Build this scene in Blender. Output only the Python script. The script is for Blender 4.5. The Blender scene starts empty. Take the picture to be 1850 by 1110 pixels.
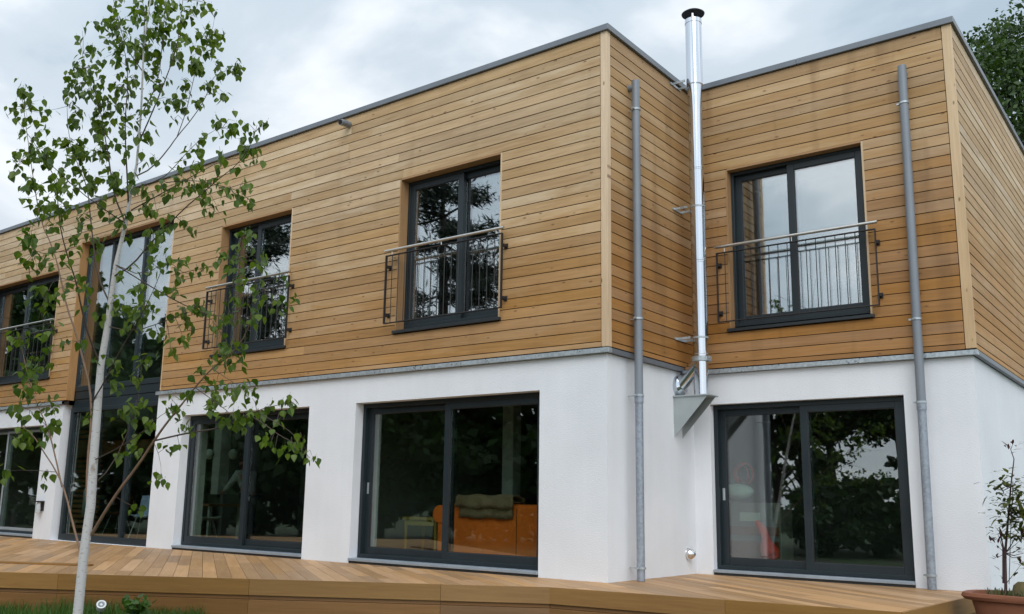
import bpy, math, random
import numpy as np
from mathutils import Matrix, Vector
random.seed(7); rng = np.random.default_rng(7)
scene = bpy.context.scene
col = scene.collection

# ------------------------------------------------------------------ camera
CAM = np.array([5.6044, -9.5153, 0.8601]); FPX = 1686.15; PX, PY = 925 - 45.48, 555 + 35.62
yaw, pitch, roll = (math.radians(a) for a in (-38.0403, 10.7426, 1.1357))
fw = np.array([math.sin(yaw)*math.cos(pitch), math.cos(yaw)*math.cos(pitch), math.sin(pitch)])
rt = np.array([math.cos(yaw), -math.sin(yaw), 0.0]); up = np.cross(rt, fw)
rt, up = rt*math.cos(roll) + up*math.sin(roll), -rt*math.sin(roll) + up*math.cos(roll)
cd = bpy.data.cameras.new('camera'); cam = bpy.data.objects.new('camera', cd); col.objects.link(cam)
cam.matrix_world = Matrix(((rt[0], up[0], -fw[0], CAM[0]), (rt[1], up[1], -fw[1], CAM[1]), (rt[2], up[2], -fw[2], CAM[2]), (0, 0, 0, 1)))
cd.sensor_fit = 'HORIZONTAL'; cd.sensor_width = 36; cd.lens = FPX/1850*36
cd.shift_x = (925 - PX)/1850; cd.shift_y = (PY - 555)/1850
cd.clip_start = .05; cd.clip_end = 2000
scene.camera = cam
def at(u, v, d):            # a point at a chosen distance along a line of sight
    return CAM + (fw + rt*(u - PX)/FPX - up*(v - PY)/FPX)*d
def aty(u, v, y):
    r = fw + rt*(u - PX)/FPX - up*(v - PY)/FPX
    return CAM + r*((y - CAM[1])/r[1])

# ------------------------------------------------------------------ world
SUN = Vector((0.42, -0.58, 0.70)).normalized()
w = bpy.data.worlds.new('World'); scene.world = w; w.use_nodes = True
nt = w.node_tree; nt.nodes.clear(); N = nt.nodes.new; Lk = nt.links.new
out = N('ShaderNodeOutputWorld'); bg = N('ShaderNodeBackground'); Lk(bg.outputs[0], out.inputs[0])
sky = N('ShaderNodeTexSky'); sky.sky_type = 'NISHITA'; sky.sun_disc = False
sky.sun_elevation = math.asin(SUN.z); sky.sun_rotation = math.atan2(SUN.x, SUN.y)
tc = N('ShaderNodeTexCoord'); sep = N('ShaderNodeSeparateXYZ'); Lk(tc.outputs['Generated'], sep.inputs[0])
zz = N('ShaderNodeMath'); zz.operation = 'MAXIMUM'; Lk(sep.outputs[2], zz.inputs[0]); zz.inputs[1].default_value = 0.0
za = N('ShaderNodeMath'); za.operation = 'ADD'; Lk(zz.outputs[0], za.inputs[0]); za.inputs[1].default_value = 0.22
dv = N('ShaderNodeVectorMath'); dv.operation = 'DIVIDE'; Lk(tc.outputs['Generated'], dv.inputs[0])
cmb = N('ShaderNodeCombineXYZ'); [Lk(za.outputs[0], cmb.inputs[i]) for i in range(3)]; Lk(cmb.outputs[0], dv.inputs[1])
n1 = N('ShaderNodeTexNoise'); n1.inputs['Scale'].default_value = 1.5; n1.inputs['Detail'].default_value = 7; n1.inputs['Roughness'].default_value = .52; n1.inputs['Distortion'].default_value = .35
mpw = N('ShaderNodeMapping'); mpw.inputs['Location'].default_value = (21, 6, 7); Lk(dv.outputs[0], mpw.inputs[0]); Lk(mpw.outputs[0], n1.inputs['Vector'])
cr = N('ShaderNodeValToRGB'); e = cr.color_ramp; e.interpolation = 'EASE'
e.elements[0].position = .38; e.elements[0].color = (3.7, 4.8, 5.75, 1)
e.elements[1].position = .64; e.elements[1].color = (9.3, 9.7, 10.2, 1)
m_ = e.elements.new(.50); m_.color = (5.7, 6.65, 7.45, 1)
Lk(n1.outputs[0], cr.inputs[0])
# clouds are brighter round the veiled sun and paler towards the horizon
dt = N('ShaderNodeVectorMath'); dt.operation = 'DOT_PRODUCT'; Lk(tc.outputs['Generated'], dt.inputs[0]); dt.inputs[1].default_value = SUN
mr = N('ShaderNodeMapRange'); Lk(dt.outputs['Value'], mr.inputs[0]); mr.inputs[1].default_value = -.6; mr.inputs[2].default_value = 1; mr.inputs[3].default_value = .95; mr.inputs[4].default_value = 1.9
hz = N('ShaderNodeMapRange'); Lk(zz.outputs[0], hz.inputs[0]); hz.inputs[1].default_value = 0; hz.inputs[2].default_value = .55; hz.inputs[3].default_value = .6; hz.inputs[4].default_value = 0
hm = N('ShaderNodeMix'); hm.data_type = 'RGBA'; Lk(hz.outputs[0], hm.inputs[0]); Lk(cr.outputs[0], hm.inputs[6]); hm.inputs[7].default_value = (8.8, 9.1, 9.5, 1)
mul = N('ShaderNodeVectorMath'); mul.operation = 'SCALE'; Lk(hm.outputs[2], mul.inputs[0]); Lk(mr.outputs[0], mul.inputs['Scale'])
mx = N('ShaderNodeMix'); mx.data_type = 'RGBA'; mx.inputs[0].default_value = .9
Lk(sky.outputs[0], mx.inputs[6]); Lk(mul.outputs[0], mx.inputs[7]); Lk(mx.outputs[2], bg.inputs[0])
bg.inputs[1].default_value = 0.105

# ------------------------------------------------------------------ sun behind thin cloud
sd = bpy.data.lights.new('sun', 'SUN'); sd.energy = 1.5; sd.angle = math.radians(40); sd.color = (1, .98, .96)
so = bpy.data.objects.new('sun', sd); col.objects.link(so); so.rotation_euler = SUN.to_track_quat('Z', 'Y').to_euler(); so.location = (10, -14, 20)

scene.view_settings.view_transform = 'Standard'; scene.view_settings.look = 'None'; scene.view_settings.gamma = 1; scene.view_settings.use_curve_mapping = False
scene.view_settings.exposure = 0.0
scene.render.engine = 'CYCLES'; scene.cycles.transparent_max_bounces = 24; scene.cycles.max_bounces = 8

# ------------------------------------------------------------------ helpers
WM = {}
def tag(o, label=None, cat=None, group=None, kind=None):
    for k, v in (('label', label), ('category', cat), ('group', group), ('kind', kind)):
        if v: o[k] = v
    return o
def link(o, parent=None, M=Matrix()):
    col.objects.link(o)
    if parent is not None:
        o.parent = parent; o.matrix_parent_inverse = WM[parent.name].inverted()
    o.matrix_basis = M; WM[o.name] = M.copy(); return o
def empty(name, loc, label=None, cat=None, group=None):
    o = bpy.data.objects.new(name, None); o.empty_display_size = .2
    link(o, None, Matrix.Translation(Vector(loc))); return tag(o, label, cat, group)
def raw(name, v, f, mats, parent=None, smooth=False, M=Matrix(), mi=None):
    me = bpy.data.meshes.new(name); me.from_pydata([tuple(map(float, p)) for p in v], [], f); me.update()
    for m in (mats if isinstance(mats, (list, tuple)) else [mats]): me.materials.append(m)
    if smooth:
        me.polygons.foreach_set('use_smooth', [True]*len(me.polygons)); me.set_sharp_from_angle(angle=math.radians(35))
    if mi is not None: me.polygons.foreach_set('material_index', mi)
    o = bpy.data.objects.new(name, me); return link(o, parent, M)
class MB:
    def __init__(s): s.v = []; s.f = []
    def add(s, v, f):
        b = len(s.v); s.v += [tuple(p) for p in v]; s.f += [tuple(i + b for i in q) for q in f]; return s
    def box(s, x0, x1, y0, y1, z0, z1):
        return s.add([(x, y, z) for z in (z0, z1) for y in (y0, y1) for x in (x0, x1)],
                     [(0, 2, 3, 1), (4, 5, 7, 6), (0, 1, 5, 4), (2, 6, 7, 3), (0, 4, 6, 2), (1, 3, 7, 5)])
    def tube(s, pts, rs, n=8, cap=True):
        pts = [Vector(p) for p in pts]
        if not isinstance(rs, (list, tuple)): rs = [rs]*len(pts)
        ring = []; v = []; f = []
        ref = None
        for i, p in enumerate(pts):
            d = (pts[min(i+1, len(pts)-1)] - pts[max(i-1, 0)]).normalized()
            if ref is None: ref = d.orthogonal().normalized()
            ref = (ref - d*ref.dot(d)).normalized(); b = d.cross(ref)
            for k in range(n):
                a = 2*math.pi*k/n; v.append(p + (ref*math.cos(a) + b*math.sin(a))*rs[i])
        for i in range(len(pts)-1):
            for k in range(n): f.append((i*n+k, i*n+(k+1) % n, (i+1)*n+(k+1) % n, (i+1)*n+k))
        if cap: f.append(tuple(range(n))[::-1]); f.append(tuple(range((len(pts)-1)*n, len(pts)*n)))
        return s.add(v, f)
    def lathe(s, c, prof, n=24, sx=1, sy=1, p=2):
        v = []; f = []
        for r, z in prof:
            for k in range(n):
                a = 2*math.pi*k/n; ca, sa = math.cos(a), math.sin(a)
                q = (abs(ca)**p + abs(sa)**p)**(-1/p)
                v.append((c[0] + r*sx*ca*q, c[1] + r*sy*sa*q, c[2] + z))
        for i in range(len(prof)-1):
            for k in range(n): f.append((i*n+k, i*n+(k+1) % n, (i+1)*n+(k+1) % n, (i+1)*n+k))
        return s.add(v, f)
    def prism(s, poly, z0, z1):
        n = len(poly)
        return s.add([(x, y, z0) for x, y in poly] + [(x, y, z1) for x, y in poly],
                     [tuple(range(n))[::-1], tuple(range(n, 2*n))] + [(i, (i+1) % n, n+(i+1) % n, n+i) for i in range(n)])
    def build(s, name, mat, parent=None, smooth=False, bevel=0, M=Matrix()):
        o = raw(name, s.v, s.f, mat, parent, smooth, M)
        if bevel:
            b = o.modifiers.new('bevel', 'BEVEL'); b.width = bevel; b.segments = 2; b.limit_method = 'ANGLE'
        return o
def slab(name, holes, u0, u1, z0, z1, front, back, mat, parent=None, axis='x'):
    """wall with openings: u along x (faces -y) or along y (faces +x)"""
    us = sorted({u0, u1, *[h[0] for h in holes], *[h[1] for h in holes]}); zs = sorted({z0, z1, *[h[2] for h in holes], *[h[3] for h in holes]})
    us = [u for u in us if u0 <= u <= u1]; zs = [z for z in zs if z0 <= z <= z1]
    def solid(i, j):
        if i < 0 or j < 0 or i >= len(us)-1 or j >= len(zs)-1: return False
        uc, zc = (us[i]+us[i+1])/2, (zs[j]+zs[j+1])/2
        return not any(h[0] < uc < h[1] and h[2] < zc < h[3] for h in holes)
    v = []; f = []
    def q(a):
        b = len(v); v.extend([(u, w_, z) if axis == 'x' else (w_, u, z) for u, w_, z in a]); f.append((b, b+1, b+2, b+3))
    for i in range(len(us)-1):
        for j in range(len(zs)-1):
            if not solid(i, j): continue
            a, b, c, d = us[i], us[i+1], zs[j], zs[j+1]
            q([(a, front, c), (b, front, c), (b, front, d), (a, front, d)]); q([(b, back, c), (a, back, c), (a, back, d), (b, back, d)])
            if not solid(i-1, j): q([(a, back, c), (a, front, c), (a, front, d), (a, back, d)])
            if not solid(i+1, j): q([(b, front, c), (b, back, c), (b, back, d), (b, front, d)])
            if not solid(i, j-1): q([(a, back, c), (b, back, c), (b, front, c), (a, front, c)])
            if not solid(i, j+1): q([(a, front, d), (b, front, d), (b, back, d), (a, back, d)])
    return raw(name, v, f, mat, parent)

# ------------------------------------------------------------------ materials
def newmat(name):
    m = bpy.data.materials.new(name); m.use_nodes = True; t = m.node_tree; b = t.nodes['Principled BSDF']; return m, t, b
def node(t, ty, **kw):
    n = t.nodes.new(ty)
    for k, v in kw.items():
        if k.startswith('i_'):
            key = k[2:]; key = int(key) if key.isdigit() else key
            n.inputs[key].default_value = v
        else: setattr(n, k, v)
    return n
def plain(name, c, rough=.6, metal=0, var=.12, scale=6, bump=0, bscale=60, spec=.5, stretch=(1, 1, 1), coord='Object'):
    m, t, b = newmat(name)
    tcn = node(t, 'ShaderNodeTexCoord'); mp = node(t, 'ShaderNodeMapping'); mp.inputs['Scale'].default_value = stretch
    t.links.new(tcn.outputs[coord], mp.inputs[0])
    n = node(t, 'ShaderNodeTexNoise', i_Scale=scale, i_Detail=6.0, i_Roughness=.6); t.links.new(mp.outputs[0], n.inputs['Vector'])
    r = node(t, 'ShaderNodeMapRange', i_1=.25, i_2=.75, i_3=1-var, i_4=1+var); t.links.new(n.outputs[0], r.inputs[0])
    sc = node(t, 'ShaderNodeVectorMath', operation='SCALE'); sc.inputs[0].default_value = c[:3]; t.links.new(r.outputs[0], sc.inputs['Scale'])
    t.links.new(sc.outputs[0], b.inputs['Base Color'])
    b.inputs['Roughness'].default_value = rough; b.inputs['Metallic'].default_value = metal; b.inputs['Specular IOR Level'].default_value = spec
    rr = node(t, 'ShaderNodeMapRange', i_1=.3, i_2=.7, i_3=max(.02, rough*(1-var)), i_4=min(1, rough*(1+var))); t.links.new(n.outputs[0], rr.inputs[0]); t.links.new(rr.outputs[0], b.inputs['Roughness'])
    if bump:
        n2 = node(t, 'ShaderNodeTexNoise', i_Scale=bscale, i_Detail=4.0); t.links.new(mp.outputs[0], n2.inputs['Vector'])
        bp = node(t, 'ShaderNodeBump', i_Strength=bump, i_Distance=.01); t.links.new(n2.outputs[0], bp.inputs['Height']); t.links.new(bp.outputs[0], b.inputs['Normal'])
    return m
def wood(name, c1, c2, honey=None, knots=True, rough=.62, rv=.22, zlo=2.7, zhi=5.6, hmax=.9, gs=1.0, stain=.22, bleach=0):
    """boards: grain runs along local X; every board object differs by Object Info random"""
    m, t, b = newmat(name); L = t.links.new
    oi = node(t, 'ShaderNodeObjectInfo'); tcn = node(t, 'ShaderNodeTexCoord')
    rnd = node(t, 'ShaderNodeMath', operation='MULTIPLY', i_1=173.0); L(oi.outputs['Random'], rnd.inputs[0])
    add = node(t, 'ShaderNodeVectorMath', operation='ADD'); L(tcn.outputs['Object'], add.inputs[0]); L(rnd.outputs[0], add.inputs[1])
    mp = node(t, 'ShaderNodeMapping'); mp.inputs['Scale'].default_value = (1.1*gs, 16*gs, 22*gs); L(add.outputs[0], mp.inputs[0])
    n = node(t, 'ShaderNodeTexNoise', i_Scale=1.6, i_Detail=8.0, i_Roughness=.62, i_Distortion=.6); L(mp.outputs[0], n.inputs['Vector'])
    mp3 = node(t, 'ShaderNodeMapping'); mp3.inputs['Scale'].default_value = (.55, 2, 2); L(add.outputs[0], mp3.inputs[0])
    n3 = node(t, 'ShaderNodeTexNoise', i_Scale=1.0, i_Detail=3.0); L(mp3.outputs[0], n3.inputs['Vector'])
    av = node(t, 'ShaderNodeMath', operation='MULTIPLY_ADD', i_1=.6, i_2=.0); L(n.outputs[0], av.inputs[0])
    av2 = node(t, 'ShaderNodeMath', operation='MULTIPLY_ADD', i_1=.4); L(n3.outputs[0], av2.inputs[0]); L(av.outputs[0], av2.inputs[2])
    mr_ = node(t, 'ShaderNodeMapRange', i_1=.34, i_2=.66); L(av2.outputs[0], mr_.inputs[0])
    mixc = node(t, 'ShaderNodeMix', data_type='RGBA'); L(mr_.outputs[0], mixc.inputs[0]); mixc.inputs[6].default_value = (*c2, 1); mixc.inputs[7].default_value = (*c1, 1)
    colr = mixc.outputs[2]
    if honey:
        ge = node(t, 'ShaderNodeNewGeometry'); sp = node(t, 'ShaderNodeSeparateXYZ'); L(ge.outputs['Position'], sp.inputs[0])
        n4 = node(t, 'ShaderNodeTexNoise', i_Scale=.7, i_Detail=3.0); L(ge.outputs['Position'], n4.inputs['Vector'])
        zj = node(t, 'ShaderNodeMath', operation='MULTIPLY_ADD', i_1=2.4); L(n4.outputs[0], zj.inputs[0]); L(sp.outputs[2], zj.inputs[2])
        rj = node(t, 'ShaderNodeMath', operation='MULTIPLY_ADD', i_1=.12); L(oi.outputs['Random'], rj.inputs[0]); L(zj.outputs[0], rj.inputs[2])
        hf = node(t, 'ShaderNodeMapRange', i_1=zhi+1.55, i_2=zlo+1.55, i_3=0.0, i_4=hmax, interpolation_type='SMOOTHSTEP'); L(rj.outputs[0], hf.inputs[0])
        mh = node(t, 'ShaderNodeMix', data_type='RGBA'); L(hf.outputs[0], mh.inputs[0]); L(colr, mh.inputs[6])
        hm_ = node(t, 'ShaderNodeMix', data_type='RGBA'); L(mr_.outputs[0], hm_.inputs[0]); hm_.inputs[6].default_value = (*[x*.66 for x in honey], 1); hm_.inputs[7].default_value = (*honey, 1)
        L(hm_.outputs[2], mh.inputs[7]); colr = mh.outputs[2]
    if bleach:
        mb_ = node(t, 'ShaderNodeMapping'); mb_.inputs['Scale'].default_value = (.9, 3, 5); L(add.outputs[0], mb_.inputs[0])
        nb = node(t, 'ShaderNodeTexNoise', i_Scale=1.0, i_Detail=5.0, i_Roughness=.65); L(mb_.outputs[0], nb.inputs['Vector'])
        rb = node(t, 'ShaderNodeMath', operation='MULTIPLY', i_1=3.37); L(oi.outputs['Random'], rb.inputs[0]); fb = node(t, 'ShaderNodeMath', operation='FRACT'); L(rb.outputs[0], fb.inputs[0])
        ab = node(t, 'ShaderNodeMath', operation='MULTIPLY_ADD', i_1=.34); L(fb.outputs[0], ab.inputs[0]); L(nb.outputs[0], ab.inputs[2])
        qb = node(t, 'ShaderNodeMapRange', i_1=.66, i_2=.90, i_3=0.0, i_4=bleach); L(ab.outputs[0], qb.inputs[0])
        hk = node(t, 'ShaderNodeMath', operation='MULTIPLY_ADD', i_1=-.85, i_2=1.0); L(hf.outputs[0], hk.inputs[0]); hq = node(t, 'ShaderNodeMath', operation='MULTIPLY'); L(hk.outputs[0], hq.inputs[0]); L(qb.outputs[0], hq.inputs[1])
        xb = node(t, 'ShaderNodeMix', data_type='RGBA'); L(hq.outputs[0], xb.inputs[0]); L(colr, xb.inputs[6]); xb.inputs[7].default_value = (.64, .50, .33, 1); colr = xb.outputs[2]
    if honey:
        ms = node(t, 'ShaderNodeMapping'); ms.inputs['Scale'].default_value = (2.6, 2.6, .35); L(ge.outputs['Position'], ms.inputs[0])
        n5 = node(t, 'ShaderNodeTexNoise', i_Scale=1.0, i_Detail=4.0); L(ms.outputs[0], n5.inputs['Vector'])
        s5 = node(t, 'ShaderNodeMapRange', i_1=.56, i_2=.74, i_3=0.0, i_4=stain); L(n5.outputs[0], s5.inputs[0])
        mst = node(t, 'ShaderNodeMix', data_type='RGBA'); L(s5.outputs[0], mst.inputs[0]); L(colr, mst.inputs[6]); mst.inputs[7].default_value = (.17, .085, .03, 1); colr = mst.outputs[2]
    if knots:
        mk = node(t, 'ShaderNodeMapping'); mk.inputs['Scale'].default_value = (3.6, 0.01, 8.5); L(add.outputs[0], mk.inputs[0])
        vo = node(t, 'ShaderNodeTexVoronoi', i_Scale=1.0, i_Randomness=1.0); L(mk.outputs[0], vo.inputs['Vector'])
        kr = node(t, 'ShaderNodeMapRange', i_1=.05, i_2=.13, i_3=.8, i_4=0.0); L(vo.outputs['Distance'], kr.inputs[0])
        kx = node(t, 'ShaderNodeMix', data_type='RGBA'); L(kr.outputs[0], kx.inputs[0]); L(colr, kx.inputs[6]); kx.inputs[7].default_value = (.16, .075, .03, 1); colr = kx.outputs[2]
    vr = node(t, 'ShaderNodeMapRange', i_3=1-rv, i_4=1+rv*.8); L(oi.outputs['Random'], vr.inputs[0])
    hs = node(t, 'ShaderNodeHueSaturation'); L(colr, hs.inputs['Color']); L(vr.outputs[0], hs.inputs['Value'])
    sr = node(t, 'ShaderNodeMath', operation='MULTIPLY', i_1=7.77); L(oi.outputs['Random'], sr.inputs[0])
    fr = node(t, 'ShaderNodeMath', operation='FRACT'); L(sr.outputs[0], fr.inputs[0])
    sr2 = node(t, 'ShaderNodeMapRange', i_3=.90, i_4=1.03); L(fr.outputs[0], sr2.inputs[0]); L(sr2.outputs[0], hs.inputs['Saturation'])
    L(hs.outputs[0], b.inputs['Base Color']); b.inputs['Roughness'].default_value = rough; b.inputs['Specular IOR Level'].default_value = .3
    bp = node(t, 'ShaderNodeBump', i_Strength=.25, i_Distance=.004); L(n.outputs[0], bp.inputs['Height']); L(bp.outputs[0], b.inputs['Normal'])
    return m
def glass(name, r0=.11, tint=(.80, .87, .84), wav=.0016):
    m, t, b = newmat(name); t.nodes.remove(b); L = t.links.new; o = t.nodes['Material Output']
    lw = node(t, 'ShaderNodeLayerWeight', i_Blend=.5); p = node(t, 'ShaderNodeMath', operation='POWER', i_1=5.0); L(lw.outputs['Facing'], p.inputs[0])
    ma = node(t, 'ShaderNodeMath', operation='MULTIPLY_ADD', i_1=1-r0, i_2=r0); L(p.outputs[0], ma.inputs[0])
    tr = node(t, 'ShaderNodeBsdfTransparent'); tr.inputs[0].default_value = (*tint, 1)
    gl = node(t, 'ShaderNodeBsdfGlossy', i_Roughness=.0); gl.inputs[0].default_value = (.95, .97, 1, 1)
    tcn = node(t, 'ShaderNodeTexCoord'); n = node(t, 'ShaderNodeTexNoise', i_Scale=1.3, i_Detail=1.0); L(tcn.outputs['Object'], n.inputs['Vector'])
    bp = node(t, 'ShaderNodeBump', i_Strength=.6, i_Distance=wav); L(n.outputs[0], bp.inputs['Height']); L(bp.outputs[0], gl.inputs['Normal'])
    mx_ = node(t, 'ShaderNodeMixShader'); L(ma.outputs[0], mx_.inputs[0]); L(tr.outputs[0], mx_.inputs[1]); L(gl.outputs[0], mx_.inputs[2]); L(mx_.outputs[0], o.inputs[0])
    return m
def leafmat(name, c1, c2, trans=.35, rough=.45):
    m, t, b = newmat(name); L = t.links.new; o = t.nodes['Material Output']
    ge = node(t, 'ShaderNodeNewGeometry'); oi = node(t, 'ShaderNodeObjectInfo')
    ad = node(t, 'ShaderNodeMath', operation='ADD'); L(ge.outputs['Random Per Island'], ad.inputs[0]); L(oi.outputs['Random'], ad.inputs[1])
    fr = node(t, 'ShaderNodeMath', operation='FRACT'); L(ad.outputs[0], fr.inputs[0])
    mc = node(t, 'ShaderNodeMix', data_type='RGBA'); L(fr.outputs[0], mc.inputs[0]); mc.inputs[6].default_value = (*c1, 1); mc.inputs[7].default_value = (*c2, 1)
    L(mc.outputs[2], b.inputs['Base Color']); b.inputs['Roughness'].default_value = rough; b.inputs['Specular IOR Level'].default_value = .4
    tl = node(t, 'ShaderNodeBsdfTranslucent'); sc = node(t, 'ShaderNodeMix', data_type='RGBA', blend_type='MULTIPLY'); sc.inputs[0].default_value = 1; L(mc.outputs[2], sc.inputs[6]); sc.inputs[7].default_value = (1.25, 1.3, .5, 1); L(sc.outputs[2], tl.inputs[0])
    mx_ = node(t, 'ShaderNodeMixShader'); mx_.inputs[0].default_value = trans; L(b.outputs[0], mx_.inputs[1]); L(tl.outputs[0], mx_.inputs[2]); L(mx_.outputs[0], o.inputs[0])
    return m
def galv(name, c=(.5, .53, .56), rough=.32):
    m, t, b = newmat(name); L = t.links.new
    tcn = node(t, 'ShaderNodeTexCoord'); vo = node(t, 'ShaderNodeTexVoronoi', i_Scale=38.0); L(tcn.outputs['Object'], vo.inputs['Vector'])
    n = node(t, 'ShaderNodeTexNoise', i_Scale=3.0, i_Detail=5.0); L(tcn.outputs['Object'], n.inputs['Vector'])
    ad = node(t, 'ShaderNodeMath', operation='ADD'); L(vo.outputs['Color'], ad.inputs[0]); L(n.outputs[0], ad.inputs[1])
    r = node(t, 'ShaderNodeMapRange', i_1=.4, i_2=1.5, i_3=.72, i_4=1.2); L(ad.outputs[0], r.inputs[0])
    sc = node(t, 'ShaderNodeVectorMath', operation='SCALE'); sc.inputs[0].default_value = c; L(r.outputs[0], sc.inputs['Scale']); L(sc.outputs[0], b.inputs['Base Color'])
    b.inputs['Metallic'].default_value = .45; r2 = node(t, 'ShaderNodeMapRange', i_1=.4, i_2=1.5, i_3=rough*.7, i_4=rough*1.5); L(ad.outputs[0], r2.inputs[0]); L(r2.outputs[0], b.inputs['Roughness'])
    return m

TAN1, TAN2, HONEY = (.57, .395, .215), (.375, .235, .110), (.455, .225, .06)
M_clad = wood('larch_cladding', TAN1, TAN2, HONEY, rv=.10, bleach=.75)
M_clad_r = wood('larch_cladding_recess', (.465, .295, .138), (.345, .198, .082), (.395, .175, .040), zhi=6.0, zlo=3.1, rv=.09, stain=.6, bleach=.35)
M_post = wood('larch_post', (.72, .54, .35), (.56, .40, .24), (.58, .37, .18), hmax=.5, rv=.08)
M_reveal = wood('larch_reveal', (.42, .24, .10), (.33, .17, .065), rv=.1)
M_deck = wood('hardwood_deck', (.50, .295, .138), (.37, .20, .082), knots=False, rv=.30, rough=.5, gs=.8)
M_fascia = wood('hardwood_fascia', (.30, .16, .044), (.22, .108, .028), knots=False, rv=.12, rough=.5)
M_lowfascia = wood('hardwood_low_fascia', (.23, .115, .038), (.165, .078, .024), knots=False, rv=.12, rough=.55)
M_membrane = plain('black_membrane', (.022, .015, .010), .9)
M_steel = plain('stainless_steel', (.72, .72, .72), .16, 1, .12, 4)
M_chrome = plain('bright_flue_steel', (.58, .61, .65), .14, 1, .1, 3, stretch=(1, 1, .2))
M_handrail = plain('brushed_steel', (.66, .64, .60), .3, 1, .1, 5)
M_black = plain('black_iron', (.02, .018, .018), .55, 0, .2, 20)
M_frame = plain('anthracite_frame', (.015, .0235, .028), .42, 0, .12, 3, spec=.4)
M_sillm = plain('anthracite_sill', (.018, .023, .027), .35, 0, .1, 3)
M_grey_sill = plain('grey_threshold', (.32, .37, .42), .45, .3, .1, 4)
M_alu = plain('pale_aluminium', (.5, .54, .56), .35, .6, .08, 4)
M_zinc = plain('zinc_coping', (.17, .185, .205), .42, .35, .15, 2.5)
M_galv = galv('galvanised_flashing', (.42, .46, .48)); M_galvpipe = galv('galvanised_pipe', (.30, .335, .38), .5)
M_pipe = plain('grey_downpipe', (.20, .22, .245), .42, .1, .1, 2)
M_glass = glass('window_glass', .29); M_glass_lo = glass('door_glass', .14, (.82, .88, .84))
M_bracket = plain('dull_bracket_steel', (.42, .46, .46), .4, .5, .1, 3)
M_roof = plain('roof_felt', (.08, .08, .085), .9)
def white_render():
    m, t, b = newmat('white_render'); L = t.links.new
    g = node(t, 'ShaderNodeNewGeometry')
    mp = node(t, 'ShaderNodeMapping'); mp.inputs['Scale'].default_value = (.7, .7, 2.0); L(g.outputs['Position'], mp.inputs[0])
    n = node(t, 'ShaderNodeTexNoise', i_Scale=62.0, i_Detail=4.0, i_Roughness=.6); L(mp.outputs[0], n.inputs['Vector'])
    n2 = node(t, 'ShaderNodeTexNoise', i_Scale=.9, i_Detail=5.0); L(g.outputs['Position'], n2.inputs['Vector'])
    mp2 = node(t, 'ShaderNodeMapping'); mp2.inputs['Scale'].default_value = (9, 9, .5); L(g.outputs['Position'], mp2.inputs[0])
    n3 = node(t, 'ShaderNodeTexNoise', i_Scale=1.0, i_Detail=4.0); L(mp2.outputs[0], n3.inputs['Vector'])
    r = node(t, 'ShaderNodeMapRange', i_1=.3, i_2=.7, i_3=.93, i_4=1.03); L(n2.outputs[0], r.inputs[0])
    r3 = node(t, 'ShaderNodeMapRange', i_1=.35, i_2=.75, i_3=1.0, i_4=.975); L(n3.outputs[0], r3.inputs[0])
    mm = node(t, 'ShaderNodeMath', operation='MULTIPLY'); L(r.outputs[0], mm.inputs[0]); L(r3.outputs[0], mm.inputs[1])
    sc = node(t, 'ShaderNodeVectorMath', operation='SCALE'); sc.inputs[0].default_value = (.78, .795, .82); L(mm.outputs[0], sc.inputs['Scale']); L(sc.outputs[0], b.inputs['Base Color'])
    b.inputs['Roughness'].default_value = .9; b.inputs['Specular IOR Level'].default_value = .15
    bp = node(t, 'ShaderNodeBump', i_Strength=.85, i_Distance=.006); L(n.outputs[0], bp.inputs['Height']); L(bp.outputs[0], b.inputs['Normal'])
    return m
M_white = white_render()
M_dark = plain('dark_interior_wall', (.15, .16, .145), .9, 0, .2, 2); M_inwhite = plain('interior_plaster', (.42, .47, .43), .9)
M_infloor = plain('interior_oak_floor', (.17, .095, .04), .4, 0, .25, 2, stretch=(1, 12, 1))

# ------------------------------------------------------------------ ground
def ground_mat():
    m, t, b = newmat('lawn_and_soil'); L = t.links.new
    g = node(t, 'ShaderNodeNewGeometry'); n = node(t, 'ShaderNodeTexNoise', i_Scale=.8, i_Detail=8.0); L(g.outputs['Position'], n.inputs['Vector'])
    n2 = node(t, 'ShaderNodeTexNoise', i_Scale=26.0, i_Detail=5.0); L(g.outputs['Position'], n2.inputs['Vector'])
    r = node(t, 'ShaderNodeValToRGB'); r.color_ramp.elements[0].position = .4; r.color_ramp.elements[0].color = (.05, .04, .025, 1); r.color_ramp.elements[1].position = .6; r.color_ramp.elements[1].color = (.04, .075, .018, 1); L(n.outputs[0], r.inputs[0])
    mr_ = node(t, 'ShaderNodeMapRange', i_3=.5, i_4=1.5); L(n2.outputs[0], mr_.inputs[0])
    sc = node(t, 'ShaderNodeVectorMath', operation='SCALE'); L(r.outputs[0], sc.inputs[0]); L(mr_.outputs[0], sc.inputs['Scale']); L(sc.outputs[0], b.inputs['Base Color']); b.inputs['Roughness'].default_value = .95
    bp = node(t, 'ShaderNodeBump', i_Strength=.8, i_Distance=.04); L(n2.outputs[0], bp.inputs['Height']); L(bp.outputs[0], b.inputs['Normal'])
    return m
GZ = -.45
gr = raw('ground', [(-700, -700, GZ), (700, -700, GZ), (700, 700, GZ), (-700, 700, GZ)], [(0, 1, 2, 3)], ground_mat()); tag(gr, kind='structure')

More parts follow.
